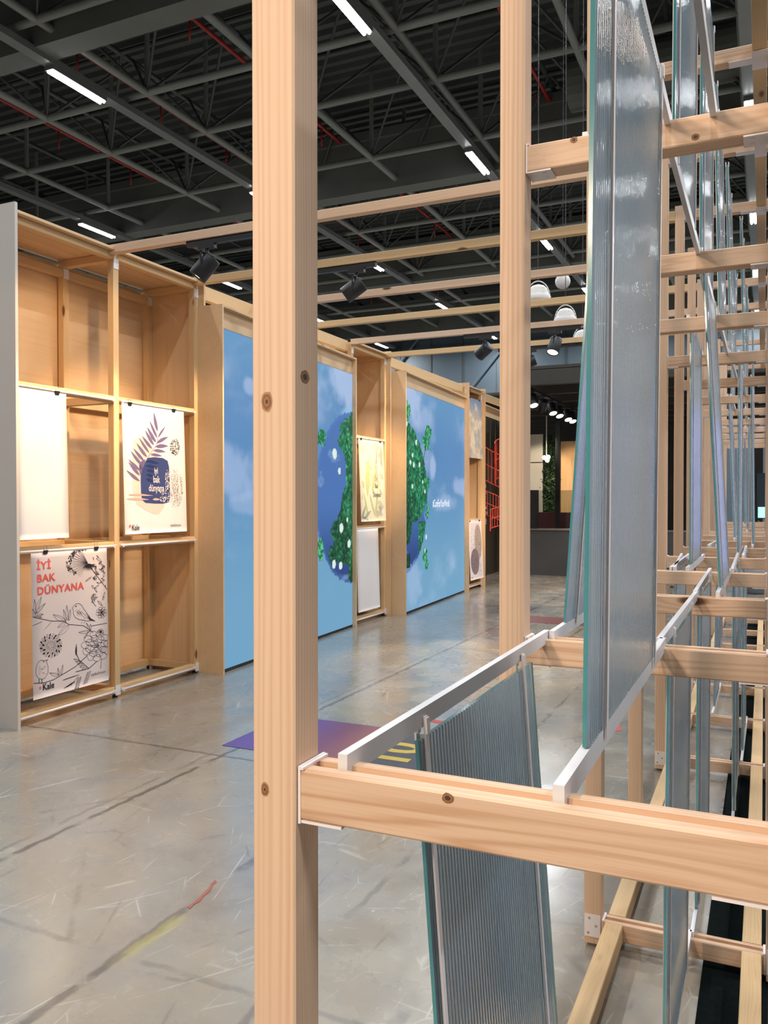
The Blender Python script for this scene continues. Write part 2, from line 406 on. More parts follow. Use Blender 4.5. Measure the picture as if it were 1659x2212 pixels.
# ------------------------------------------------------------------ timber helpers
_tc = {}
def timber_mesh(L_, w_, h_, groove, m):
    key = (round(L_, 3), w_, h_, groove, m.name)
    if key in _tc: return _tc[key]
    c = .0025; a = w_/2; b = h_/2
    p = [(-a+c, -b), (a-c, -b), (a, -b+c), (a, b-c), (a-c, b)]
    if groove: p += [(.009, b), (.009, b-.012), (-.009, b-.012), (-.009, b)]
    p += [(-a+c, b), (-a, b-c), (-a, -b+c)]
    n = len(p)
    vs = [(0, y, z) for y, z in p]+[(L_, y, z) for y, z in p]
    fs = [(i, i+n, (i+1) % n+n, (i+1) % n) for i in range(n)]
    mb = MB().add(vs, fs)
    mb.f.append(tuple(range(n))); mb.m.append(0); mb.f.append(tuple(range(2*n-1, n-1, -1))); mb.m.append(0)
    me = mb.mesh('timber', [m]); _tc[key] = me; return me
def timber(name, p, axis, L_, w_=.057, h_=.057, groove=False, m=None, parent=None):
    """p = world centre of the start section; axis X/Y/Z"""
    me = timber_mesh(L_, w_, h_, groove, m or PINE)
    rot = {'X': (0, 0, 0), 'Y': (0, 0, pi/2), 'Z': (0, -pi/2, 0)}[axis]
    pl = parent.location if parent else Vector((0, 0, 0))
    return obj(name, me, None, parent, Vector(p)-Vector(pl), rot)

# ------------------------------------------------------------------ near timber frame with glass
P0, PP = .815, .993
XA, XB = -.482, .010          # inner faces of the two post rows
NB = 12
TOP = [.09, 1.19, 2.287, 3.40]
H3 = .058
def Yk(k): return P0+PP*k
frame = empty('timber_frame', (XA, P0, 0), label='tall see-through pine frame of posts and cross beams running away at right', cat='display frame')
FL = Vector(frame.location)
def fobj(name, mb, m, smooth=False):
    return obj(name, mb.mesh(name, [m], smooth), None, frame, -FL)
# bracket mesh (shared): end plate, bottom tab with screws
def bracket_mesh(sgn):
    mb = MB()
    mb.box(min(0, -sgn*.003), max(0, -sgn*.003), -.030, .030, -.033, .033)
    a, b = sorted((0, sgn*.052))
    mb.box(a, b, -.028, .028, -.0325, -.0293)
    mb.box(*sorted((0, sgn*.004)), -.030, .030, .0292, .0322)
    for yy in (-.013, .013):
        mb.tube((sgn*.036, yy, -.0322), (sgn*.036, yy, -.0345), .005, 8)
    return mb.mesh('bracket', [WHITE])
BR = {1: bracket_mesh(1), -1: bracket_mesh(-1)}
plate = MB().box(-.026, .026, -.0025, 0, 0, .075)
platem = plate.mesh('bracket_plate', [WHITE])
pholes = MB()
for (x, z) in ((-.014, .012), (.012, .038), (-.010, .062)): pholes.tube((x, -.0026, z), (x, -.0034, z), .0045, 8)
pholem = pholes.mesh('screw', [SCREW])
for k in range(NB+1):
    y = Yk(k)
    post = timber('post', (XA-.0285-.004, y+.0285, 0.012), 'Z', 3.42, parent=frame)
    post2 = timber('post', (XB+.0285+.004, y+.0285, 0.012), 'Z', 3.42, parent=frame)
    if k < 8:
        for q in (post, post2):
            bp = obj('bracket_plate', platem, None, frame, (q.location.x, q.location.y-.0286, .035))
            obj('screw', pholem, None, bp)
    for lv, tz in enumerate(TOP):
        cb = timber('cross_beam', (XA, y+.0355, tz-H3/2), 'X', XB-XA, .057, H3, lv < 3, BEAMW, frame)
        if k < 9:
            obj('bracket', BR[1], None, cb, (0, 0, 0)); obj('bracket', BR[-1], None, cb, (XB-XA, 0, 0))
    if k < NB:
        for (cx, m) in ((XA+.008+.0285, PINE2), (XB-.008-.0285, PINE2)):
            timber('long_beam', (cx, y+.066, .09-H3/2), 'Y', PP-.061, .057, H3, False, PINE2, frame)
        timber('long_beam', (XB-.0365, y+.066, 3.40-H3/2), 'Y', PP-.061, .057, H3, False, PINE2, frame)
# T plates on the underside of top long beam
tpm = MB().box(-.03, .03, -.05, .11, -.003, 0).box(-.12, -.03, 0, .055, -.003, 0).mesh('bracket_plate', [WHITE])
for k in range(1, 8):
    obj('bracket_plate', tpm, None, frame, Vector((XB-.0365, Yk(k), 3.34))-FL)

RT = [.105, 1.207, 2.304, 3.39]   # rail tops
def rail(k, lv, xa, xb):
    a = Vector((xa, Yk(k)+.030, RT[lv])); b = Vector((xb, Yk(k+1)+.042, RT[lv]))
    d = b-a
    me = MB().box(0, d.length, -.006, .006, -.027, 0).mesh('rail', [RAIL])
    return obj('rail', me, None, frame, a-FL, (0, 0, math.atan2(d.y, d.x)))
# ribbed glass mesh (centre bottom origin; width along X, ribs face -Y)
GW, GH = .62, 1.06
def glass_mesh():
    nr = 50; seg = 9; pitch = GW/nr; amp = .0036
    mb = MB()
    for r_ in range(nr):      # each rib its own strip of vertices, so that the valleys stay sharp
        x0_ = -GW/2+r_*pitch; p = [(x0_+pitch*i/seg, -.0026-amp*sin(pi*i/seg)) for i in range(seg+1)]
        vs = [(x, y, 0) for x, y in p]+[(x, y, GH) for x, y in p]; n = seg+1
        mb.add(vs, [(i, i+1, i+1+n, i+n) for i in range(seg)], 0)
        mb.add([(x, y, 0) for x, y in p]+[(x0_, .0026, 0), (x0_+pitch, .0026, 0)], [tuple(list(range(n))[::-1]+[n, n+1])], 1)
        mb.add([(x, y, GH) for x, y in p]+[(x0_, .0026, GH), (x0_+pitch, .0026, GH)], [tuple(list(range(n))+[n+1, n])], 1)
    mb.add([(-GW/2, .0026, 0), (GW/2, .0026, 0), (GW/2, .0026, GH), (-GW/2, .0026, GH)], [(1, 0, 3, 2)], 0)
    for x, f in ((-GW/2, (0, 2, 3, 1)), (GW/2, (1, 3, 2, 0))):
        mb.add([(x, -.0026, 0), (x, .0026, 0), (x, -.0026, GH), (x, .0026, GH)], [f], 1)
    me = mb.mesh('glass_sheet', [GLASS, GEDGE])
    me.polygons.foreach_set('use_smooth', [m_ == 0 for m_ in mb.m])
    return me
GM = glass_mesh()
strapm = MB().box(-.006, .006, -.0015, .0015, -.012, 1.092).box(-.006, .006, -.004, .0015, 1.068, 1.09).mesh('strap', [WHITE])
def panel(k, base, xb, xt, yc, label):
    z0 = RT[base]; ybay = Yk(k)+.53
    tilt = math.atan2(xt-xb, 1.08)
    # local X -> world Y, local Y -> world -X (ribs -Y face +X)
    e = empty('hanging_glass', (xb, ybay, z0), label=label, cat='glass panel', group='ribbed glass panels in the timber frame')
    e.rotation_euler = Euler((0, tilt, 0)).to_matrix().to_4x4().to_euler()
    M = (Matrix.Rotation(tilt, 4, 'Y') @ Matrix.Rotation(pi/2, 4, 'Z'))
    e.rotation_euler = M.to_euler()
    obj('glass_sheet', GM, None, e, (yc, 0, .002))
    for sx in (-.26, .26):
        for sy in (-.0075, .0072):
            obj('strap', strapm, None, e, (sx, sy, 0))
    return e
LV = {0: 'bottom', 1: 'middle', 2: 'upper'}
panels = [ # bay, base level, x bottom, x top, glass shift, label
 (0, 1, -.190, -.182, -.055, 'large upright ribbed glass sheet nearest the camera, above the foremost cross beam'),
 (0, 0, -.360, -.440, .03, 'tilted ribbed glass panel below the foremost cross beam, right of the foremost post'),
 (1, 1, -.430, -.360, -.06, 'leaning ribbed glass sheet tinged blue, partly hidden left of the large upright one'),
 (1, 0, -.207, -.200, .0, 'ribbed bottom tier glass panel of the second bay, just behind the foremost cross beam'),
 (2, 1, -.132, -.190, -.04, 'long ribbed glass panel leaning left in the middle tier of the third bay'),
 (2, 0, -.203, -.200, -.03, 'ribbed glass panel in the bottom tier of the third bay, edge-on beside a white strap'),
 (3, 1, -.303, -.305, -.04, 'ribbed glass panel standing upright in the middle tier right beside the timber posts'),
 (3, 0, -.116, -.122, .0, 'narrow-looking ribbed glass panel at far right of the bottom tier, fourth bay'),
 (3, 0, -.40, -.37, .0, 'ribbed glass panel in the bottom tier of the fourth bay, next to the left posts'),
 (4, 0, -.102, -.100, .0, 'rightmost thin ribbed glass panel of the bottom tier, over the dark carpet'),
 (4, 1, -.130, -.128, .0, 'tall narrow ribbed glass panel in the middle tier of the fifth bay'),
 (5, 1, -.066, -.080, .0, 'rightmost ribbed glass panel of the middle tier, seen edge-on in the sixth bay'),
 (6, 1, -.205, -.255, .0, 'far leaning ribbed glass panel in the middle tier of the seventh bay'),
 (8, 1, -.15, -.14, .0, 'far upright ribbed glass panel in the middle tier of the ninth bay'),
 (9, 1, -.30, -.33, .0, 'distant ribbed glass panel in the middle tier of the tenth bay'),
 (10, 1, -.21, -.22, .0, 'most distant ribbed glass panel of the middle tier'),
 (5, 0, -.30, -.28, .0, 'ribbed glass panel in the bottom tier of the sixth bay'),
 (6, 0, -.16, -.18, .0, 'ribbed glass panel in the bottom tier of the seventh bay'),
 (7, 0, -.36, -.36, .0, 'distant ribbed glass panel in the bottom tier of the eighth bay'),
 (1, 2, -.195, -.190, .0, 'nearest ribbed glass panel of the upper tier, standing above the second cross beam'),
 (2, 2, -.200, -.200, -.02, 'second ribbed glass panel of the upper tier'),
 (3, 2, -.185, -.210, .0, 'third ribbed glass panel of the upper tier, leaning left'),
 (4, 2, -.175, -.20, .0, 'fourth ribbed glass panel of the upper tier'),
 (5, 2, -.125, -.15, .0, 'fifth ribbed glass panel of the upper tier'),
 (6, 2, -.235, -.22, .0, 'sixth ribbed glass panel of the upper tier'),
 (7, 2, -.15, -.15, .0, 'seventh ribbed glass panel of the upper tier'),
 (8, 2, -.10, -.12, .0, 'eighth ribbed glass panel of the upper tier'),
 (9, 2, -.19, -.20, .0, 'most distant ribbed glass panel of the upper tier'),
]
rails = set()
for (k, b, xb, xt, yc, lab) in panels:
    panel(k, b, xb, xt, yc, lab)
    rails.add((k, b, xb)); 
    if (k, b+1, xt) not in rails and not any(r[0] == k and r[1] == b+1 and abs(r[2]-xt) < .03 for r in rails): rails.add((k, b+1, xt))
for (k, lv, x) in sorted(rails): 
    if lv == 3: continue
    rail(k, lv, x, x+(random.uniform(-.01, .01) if k > 0 else -.004))
for (k, lv, xa, xb) in ((0, 2, -.10, -.098), (3, 1, -.355, -.41), (5, 1, -.33, -.30), (7, 1, -.2, -.25)):
    rail(k, lv, xa, xb)

KN = [simple('knot_rim', (.42, .22, .10), .6), simple('knot_ring', (.24, .10, .04), .6), simple('knot_core', (.33, .16, .07), .6), simple('knot_dark', (.07, .035, .02), .6)]
def knot(u, v, plane, val, ru, rz, name='knot', dark=False, nsub=0):
    # a knot set a hair proud of the timber face; plane 'Y' (face looks to -Y) or 'X' (face looks to +X)
    t = (u-829.5)/1790; dx = (t-.4584)*.909; dy = .909+t*.4167
    s_ = val/dy if plane == 'Y' else val/dx
    x, y, z = s_*dx, s_*dy, 1.5+(1080-v)/1790*s_
    mb = MB(); rg = random.Random(int(u))
    for i, k in enumerate((1.0, .78, .5, .22)):
        pts = [(ru*k*(1+rg.uniform(-.08, .08))*cos(2*pi*j/20), rz*k*(1+rg.uniform(-.08, .08))*sin(2*pi*j/20)) for j in range(20)]
        off = .0002+.00015*i
        vs = [(a, -off, b) if plane == 'Y' else (off, a, b) for a, b in pts]
        mb.add(vs, [tuple(range(20))], i if not dark else min(3, i+1))
    return obj(name, mb.mesh('knot', KN), None, frame, Vector((x, y, z))-FL)
knot(577, 868, 'Y', P0-.0001, .0075, .012); knot(571, 1708, 'Y', P0-.0001, .0055, .0085)
knot(659, 815, 'X', XA-.004, .010, .008, dark=True)
knot(968, 1727, 'Y', P0+.0069, .0065, .0055, dark=True)
knot(1237, 307, 'Y', P0+PP+.0069, .008, .007, dark=True); knot(1498, 301, 'Y', P0+PP+.0069, .008, .007, dark=True)
knot(1452, 1268, 'Y', P0+3*PP+.0069, .010, .007, dark=True)

# ------------------------------------------------------------------ left shelf wall
XF = -4.45; XBK = -5.03
def shelf_unit(name, Y0, posts, end_wall_left=False, end_wall_right=False, label='', Y1=None):
    e = empty(name, (XF, Y0, 0), label=label, cat='shelf unit', group='pine shelf bays of the left wall')
    EL = Vector(e.location)
    T = lambda n, p, ax, L_, w_=.057, h_=.057, g=False, m=PINE2: timber(n, p, ax, L_, w_, h_, g, m, e)
    Y1 = Y1 or posts[-1]+.057
    foot = MB().tube((0, 0, 0), (0, 0, .018), .02, 12).tube((0, 0, .018), (0, 0, .03), .008, 8).mesh('foot', [BLACK])
    for yp in posts:
        T('post', (XF-.0285, yp+.0285, .03), 'Z', 3.33)
        T('back_post', (XBK+.05, yp+.0285, .03), 'Z', 3.33)
        obj('foot', foot, None, e, Vector((XF-.0285, yp+.0285, 0))-EL)
        obj('foot', foot, None, e, Vector((XBK+.05, yp+.0285, 0))-EL)
        for tz in TOP[:3]+[3.36]:
            T('side_beam', (XBK+.0785, yp+.0285, tz-H3/2), 'X', XF-XBK-.1355)
        bpl = MB().box(0, .003, -.026, .026, 0, .075).mesh('bracket_plate', [WHITE])
        for z in (.02, 3.24):
            obj('bracket_plate', bpl, None, e, Vector((XF+.0005, yp+.0285, z))-EL)
            obj('bracket_plate', bpl, None, e, Vector((XBK+.079, yp+.0285, z-.02))-EL)
    spans = []
    a = Y0
    for yp in posts:
        if yp-a > .3: spans.append((a, yp))
        a = yp+.057
    for (a, b) in spans:
        L_ = b-a
        for tz in TOP[:3]:
            T('front_beam', (XF-.0285, a, tz-H3/2), 'Y', L_, .05, .05, True)
            T('back_beam', (XBK+.05, a, tz-H3/2), 'Y', L_)
            rd = MB().tube((0, 0, 0), (0, L_, 0), .009, 10).mesh('hanging_rod', [WHITE], True)
            obj('hanging_rod', rd, None, e, Vector((XF+.012, a, tz-.035))-EL)
            cl = MB().box(-.02, .012, -.008, .008, -.012, .012).mesh('rod_holder', [WHITE])
            for yy in (a+.02, b-.02): obj('rod_holder', cl, None, e, Vector((XF+.008, yy, tz-.035))-EL)
        T('back_beam', (XBK+.05, a, 3.26), 'Y', L_)
        T('top_beam', (XF-.0285, a, 3.335), 'Y', L_, .057, .05, True)
    # back and roof boards, one per bay
    for (a, b) in spans:
        obj('back_panel', MB().box(0, b-a+.05, 0, .012, 0, 3.30).mesh('back_panel', [PLY]), None, e, Vector((XBK, a-.02, .04))-EL, (0, 0, pi/2))
        L_ = b-a+.04; wv = (XF-XBK+.05)/5
        for i in range(5):
            obj('roof_board', MB().box(0, L_, .002, wv-.002, 0, .018).mesh('roof_board', [PLY]), None, e, Vector((XBK+wv*(i+1), a-.02, 3.362))-EL, (0, 0, pi/2))
    for on, yy in ((end_wall_left, Y0-.022), (end_wall_right, Y1)):
        if on:
            obj('end_panel', MB().box(0, 3.42, -.011, .011, 0, XF-XBK+.07).mesh('end_panel', [GREYPANEL if (yy < Y0 and Y0 < 5) else PLY]), None, e,
                Vector((XF+.06, yy+.011, .0))-EL, (0, -pi/2, 0))
    return e
shelf_unit('shelf_unit', 3.90, [4.83, 5.80], True, True, 'two-bay pine shelf unit with hanging posters at the left end of the wall')
shelf_unit('shelf_unit', 8.86, [8.78, 9.72], False, True, 'single pine shelf bay between the two large sky screens')
shelf_unit('shelf_unit', 12.93, [12.88, 13.72], True, True, 'farthest pine shelf bay, right of the second sky screen')

# long beam running over the boxes
tag(timber('wall_beam', (XF-.06, 5.9, 3.32), 'Y', 2.85, .06, .12, False, PINE2), 'long pine top beam above the first sky screen', 'beam')
tag(timber('wall_beam', (XF-.06, 9.85, 3.32), 'Y', 3.0, .06, .12, False, PINE2), 'long pine top beam above the second sky screen', 'beam')
tag(timber('wall_beam', (XF-.06, 13.85, 3.32), 'Y', 2.9, .06, .12, False, PINE2), 'long pine top beam above the dark niche at the far end', 'beam')

# ------------------------------------------------------------------ screens
def vnoise(x, y, seed):
    rs = np.random.RandomState(seed); G = rs.rand(64, 64)
    xi = np.floor(x).astype(int); yi = np.floor(y).astype(int); fx = x-xi; fy = y-yi
    fx = fx*fx*(3-2*fx); fy = fy*fy*(3-2*fy)
    g = lambda a, b: G[a % 64, b % 64]
    return (g(xi, yi)*(1-fx)+g(xi+1, yi)*fx)*(1-fy)+(g(xi, yi+1)*(1-fx)+g(xi+1, yi+1)*fx)*fy
def fbm(x, y, seed, o=5):
    v = 0; a = .5; t = 0
    for i in range(o): v = v+a*vnoise(x*2**i+17*i, y*2**i+5*i, seed+i); t += a; a *= .5
    return v/t
def sm(a, b, x):
    t = np.clip((x-a)/(b-a), 0, 1); return t*t*(3-2*t)
def C(r, g, b): return np.array(srgb(r, g, b)[:3])
def mixn(A, B, f): return A*(1-f[..., None])+B*f[..., None]
def screen_colors(a, z, which, W):
    sky = mixn(np.broadcast_to(C(112, 164, 198), a.shape+(3,)), np.broadcast_to(C(92, 140, 190), a.shape+(3,)), sm(.4, 2.2, z))
    sky = mixn(sky, np.broadcast_to(C(104, 158, 196), a.shape+(3,)), sm(2.2, 3.0, z)*.5)
    cl = fbm(a*1.1+which*7, z*1.9+which*3, 11, 6)
    col = mixn(sky, np.broadcast_to(C(176, 196, 228), a.shape+(3,)), sm(.5, .85, cl)*.6)
    def cloud(ca, cz, ra, rz, amt, c=(176, 196, 230)):
        nonlocal col
        d = np.sqrt(((a-ca)/ra)**2+((z-cz)/rz)**2)+(fbm(a*4, z*4, 31, 5)-.5)*1.3
        col = mixn(col, np.broadcast_to(C(*c), a.shape+(3,)), (1-sm(.45, 1.15, d))*amt)
    if which == 1:
        cloud(.15, 1.75, .7, .22, .55); cloud(.5, 2.55, .12, .1, .6); cloud(2.6, 2.86, .6, .3, .8); cloud(.6, 1.45, .5, .12, .4)
        cloud(2.75, 2.48, .3, .1, .8, (150, 190, 225))
        dx = W-a
    else:
        cloud(.35, 2.85, .6, .38, .85); cloud(2.9, 1.7, .6, .16, .6); cloud(2.0, 1.45, .7, .14, .5); cloud(1.25, 1.95, .14, .3, .75); cloud(.35, .35, .35, .3, .45)
        dx = a
    zc = 1.53; r = np.sqrt(dx**2+(z-zc)**2); RG = 1.0
    oc = mixn(np.broadcast_to(C(74, 116, 180), a.shape+(3,)), np.broadcast_to(C(42, 70, 132), a.shape+(3,)), sm(.1, 1.0, (1.6-z)/1.0+.1*fbm(a*3, z*3, 5)))
    wisps = sm(.58, .75, fbm(a*3+3, z*5, 77, 5)); oc = mixn(oc, np.broadcast_to(C(150, 180, 225), a.shape+(3,)), wisps*.5)
    tex = fbm(a*34, z*34, 41, 3); tx2 = fbm(a*9, z*9, 51, 3)
    gr = mixn(np.broadcast_to(C(16, 84, 58), a.shape+(3,)), np.broadcast_to(C(34, 124, 82), a.shape+(3,)), sm(.35, .6, tex))
    gr = mixn(gr, np.broadcast_to(C(110, 205, 140), a.shape+(3,)), sm(.6, .8, tex)*.6)
    gr = gr*(.6+.6*sm(.3, .7, tx2))[..., None]
    nz = (fbm(a*5, z*5, 61, 5)-.5)*.45
    if which == 1:
        gr = gr*(.6+.6*sm(.6, 2.2, z))[..., None]
        wz = np.interp(z, [.5, .72, .8, .95, 1.2, 1.45, 1.7, 1.9, 2.1, 2.3, 2.42, 2.5], [0, .1, .5, .64, .50, .30, .20, .18, .34, .34, .22, .1])
        land = (dx+nz < wz)
    else:
        land = ((z > .85+dx*.62+nz) | ((dx > .62) & (dx < .93) & (z > .8+nz) & (z < 1.2)) | ((dx < .28) & (z < .82+nz) & (z > .6)))
        gr = gr*(.35+.9*sm(.0, .75, dx+(z-1.2)*.35))[..., None]
    inside = (r+(tex-.5)*.05 < RG)
    colg = np.where(land[..., None], gr, oc)
    rim = sm(.93, 1.0, r)
    colg = mixn(colg, np.broadcast_to(C(90, 135, 205), a.shape+(3,)), rim*.35*(1-land))
    col = np.where(inside[..., None], colg, col)
    blobs = [(.18, 2.66, .12), (.10, 2.56, .1), (.98, 2.33, .16), (1.05, 2.45, .12), (.92, .72, .11), (.98, .6, .09), (1.0, 1.75, .1), (1.02, 1.35, .09)] if which == 2 else [(.83, 2.18, .09), (.9, .95, .1)]
    for (bx, bz, br) in blobs:
        d = np.sqrt((dx-bx)**2+(z-bz)**2)+(fbm(a*14, z*14, 71, 4)-.5)*.16
        g2 = mixn(np.broadcast_to(C(22, 110, 70), a.shape+(3,)), np.broadcast_to(C(95, 200, 140), a.shape+(3,)), sm(.45, .65, tex))
        col = np.where((d < br)[..., None], g2, col)
    if which == 2:   # small trunk of the tree leaning out
        tr = (np.abs((dx-.82)-(z-2.05)*.55) < .012) & (z > 1.98) & (z < 2.25); col = np.where(tr[..., None], C(60, 70, 60), col)
    dots = [(.50, 2.02, .075), (.37, 1.83, .05), (.32, .98+.2, .07), (.15, 1.27, .035), (.10, .99, .06), (.52, .78, .062), (.34, .75, .06)] if which == 1 else \
           [(.05, 2.35, .055), (.52, 2.28, .05), (.37, 2.10, .04), (.28, 2.0, .045), (.42, 1.97, .045), (.66, 1.98, .045), (.36, 1.68, .04), (.8, 1.75, .035), (.9, 1.62, .04), (.96, .98, .045), (.9, .8, .035), (.14, 2.5, .04)]
    for (bx, bz, br) in dots:
        d = np.sqrt((dx-bx)**2+(z-bz)**2); col = np.where((d < br*.78)[..., None], C(222, 240, 232), col)
    return col
def screen_mat():
    m, N, L, P = mat('led_screen')
    at = N.new('ShaderNodeAttribute'); at.attribute_name = 'pic'
    P.inputs['Base Color'].default_value = (.01, .01, .012, 1); P.inputs['Roughness'].default_value = .45; P.inputs['Specular IOR Level'].default_value = .15
    L.new(at.outputs['Color'], P.inputs['Emission Color']); P.inputs['Emission Strength'].default_value = .97
    return m
SCR = screen_mat()
def grid_picture(name, W, z0, z1, nx, nz, colf, material):
    xs = np.linspace(0, W, nx+1); zs = np.linspace(z0, z1, nz+1)
    A, Z = np.meshgrid(xs, zs)
    v = np.zeros(((nx+1)*(nz+1), 3)); v[:, 0] = A.ravel(); v[:, 2] = Z.ravel()
    idx = np.arange((nx+1)*(nz+1)).reshape(nz+1, nx+1)
    f = np.stack([idx[:-1, :-1], idx[:-1, 1:], idx[1:, 1:], idx[1:, :-1]], -1).reshape(-1, 4)
    me = bpy.data.meshes.new(name); me.from_pydata(v.tolist(), [], f.tolist())
    c = colf(A, Z).reshape(-1, 3); c4 = np.ones((len(c), 4)); c4[:, :3] = np.clip(c, 0, 1)
    at = me.attributes.new('pic', 'FLOAT_COLOR', 'POINT'); at.data.foreach_set('color', c4.ravel().astype(np.float32))
    me.materials.append(material); me.update(); return me
def text_mesh(s, size, sx=1.0, align='LEFT', bold=0.0, spacing=1.0, ext=0.0):
    cu = bpy.data.curves.new('lettering', 'FONT'); cu.body = s; cu.size = size; cu.align_x = align; cu.offset = bold; cu.space_character = spacing; cu.extrude = ext
    cu.resolution_u = 3
    o = bpy.data.objects.new('lettering', cu); COL.objects.link(o)
    dg = bpy.context.evaluated_depsgraph_get(); me = bpy.data.meshes.new_from_object(o.evaluated_get(dg))
    bpy.data.objects.remove(o); bpy.data.curves.remove(cu)
    for v in me.vertices: v.co.x *= sx
    me.materials.clear(); return me
def screen_box(ya, yb, xa, xb, which, label, dark=False):
    """box frame whose front runs from (xa,ya) to (xb,yb); local x along the front, local -y out of the front"""
    d = Vector((xb-xa, yb-ya)); W = d.length; ang = math.atan2(d.y, d.x)
    e = empty('screen_box', (xa, ya, 0), ang, label=label, cat='screen' if not dark else 'niche')
    t = .035; dp = .30
    # local frame: x along wall, +y = left of direction = towards -X (into wall)
    obj('side_panel', MB().box(0, t*.6, 0, dp, 0, 3.17).mesh('side_panel', [PLY]), None, e)
    obj('side_panel', MB().box(W-t*.6, W, 0, dp, 0, 3.17).mesh('side_panel', [PLY]), None, e)
    obj('lintel', MB().box(t*.6, W-t*.6, 0, dp, 3.15, 3.17).box(t*.6, W-t*.6, .05, .07, 2.985, 3.15).mesh('lintel', [PLY]), None, e)
    if not dark:
        me = grid_picture('screen', W-t*1.4, .03, 2.98, 190, 250, lambda a, z: screen_colors(a, z, which, W-t*1.4), SCR)
        obj('screen', me, None, e, (t*.7, .045, 0))
        obj('screen_cabinet', MB().box(t*.62, W-t*.62, .047, .12, .0, 2.984).mesh('screen_cabinet', [BLACK]), None, e)
        if which == 2:
            tm = text_mesh('#CareForYourWorld', .155, .62, bold=.0)
            obj('lettering', tm, emit('screen_lettering', (.85, .92, 1, 1), .75), e, (1.27, .042, 1.40), (pi/2, 0, 0))
    return e
screen_box(5.86, 8.76, -4.20, -4.37, 1, 'first large sky screen with the left half of a globe, behind the foremost post')
screen_box(9.84, 12.84, -4.20, -4.39, 2, 'second large sky screen, with the right half of a globe and a hashtag')
# dark niche box
NICHE = simple('niche_black', (.028, .025, .02), .6, var=.2, scale=2)
e = screen_box(13.84, 16.75, -4.42, -4.56, 3, 'far plywood niche with a black back wall and red wire pictures', dark=True)
obj('niche_wall', MB().box(.02, 2.88, .50, .55, 0, 3.14).mesh('niche_wall', [NICHE]), None, e)
obj('niche_side', MB().box(2.86, 2.89, .31, .5, 0, 3.14).mesh('niche_side', [NICHE]), None, e)
LETW = simple('white_lettering', (.85, .85, .83), .6)
for (s_, x, z, sz) in (('Kale', 1.68, 1.02, .24), ('we care', 1.62, 1.74, .14), ('for your', 1.66, 1.62, .13), ('#world', 1.64, 1.50, .13), ('iyi bak', 1.80, 1.32, .11), ('dünyana', 1.82, 1.22, .11)):
    obj('lettering', text_mesh(s_, sz, .8, bold=.002), LETW, e, (x, .495, z), (pi/2, 0, 0))
RED = simple('red_wire', (.85, .09, .05), .45); 
RED.node_tree.nodes['Principled BSDF'].inputs['Emission Color'].default_value = (0, 0, 0, 1)
def red_grid(pos, w_, h_, rz, ry, label):
    en = empty('wire_grid', pos, rz, label=label, cat='decoration', group='red wire grids in the dark niche')
    mb = MB(); n = 9
    P_ = lambda a, b: (a*w_, 0.06*sin(a*5), b*h_+a*ry)
    for i in range(n+1):
        a = i/n; mb.tube(P_(a, 0), P_(a, 1), .006, 5)
    for b in (0, .5, 1):
        mb.path([P_(i/n, b) for i in range(n+1)], .009, 5)
    obj('grid', mb.mesh('grid', [RED]), None, en)
    mt = MB()
    for a in (0.05, .95):
        q = P_(a, 1); mt.tube(q, (q[0], q[1], 3.14-pos[2]), .003, 4)
    obj('wire', mt.mesh('wire', [STEEL]), None, en)
    return en
nx = -4.78
red_grid((nx, 14.75, 1.98), .85, .62, R(80), -.30, 'upper red wire grid panel hanging aslant in the dark niche')
red_grid((nx+.16, 15.15, 1.80), .75, .75, R(95), .25, 'second upper red wire grid, overlapping at right in the dark niche')
red_grid((nx, 14.9, 1.30), .60, .45, R(82), -.2, 'middle red wire grid panel hanging in the dark niche')
red_grid((nx+.12, 14.95, .92), .5, .36, R(86), .12, 'lowest red wire grid panel beside white lettering in the dark niche')

# ------------------------------------------------------------------ posters
INK = {}
def ink(name, c, rough=.75):
    if name not in INK: INK[name] = simple(name, c, rough, spec=.2, var=.03)
    return INK[name]
NAVY = ink('ink_navy', srgb(62, 74, 122)[:3]); NAVY2 = ink('ink_deep_blue', srgb(40, 54, 105)[:3]); MAUVE = ink('ink_mauve', srgb(120, 104, 140)[:3])
PEACH = ink('ink_peach', srgb(240, 208, 192)[:3]); PEACH2 = ink('ink_salmon', srgb(228, 178, 160)[:3]); CREAM = ink('ink_cream', srgb(240, 226, 222)[:3])
INKB = ink('ink_black', srgb(48, 42, 50)[:3]); INKR = ink('ink_red', srgb(232, 96, 84)[:3]); GREYI = ink('ink_grey', srgb(150, 135, 130)[:3])
LGREEN = ink('ink_light_green', srgb(190, 200, 140)[:3]); SAGE = ink('ink_sage', srgb(168, 172, 148)[:3]); DSAGE = ink('ink_dark_sage', srgb(110, 116, 104)[:3])
def bend(x, y, z, amt):
    # x across, y up (0 bottom..H), z out
    return (x, y, z+amt*(1-y))
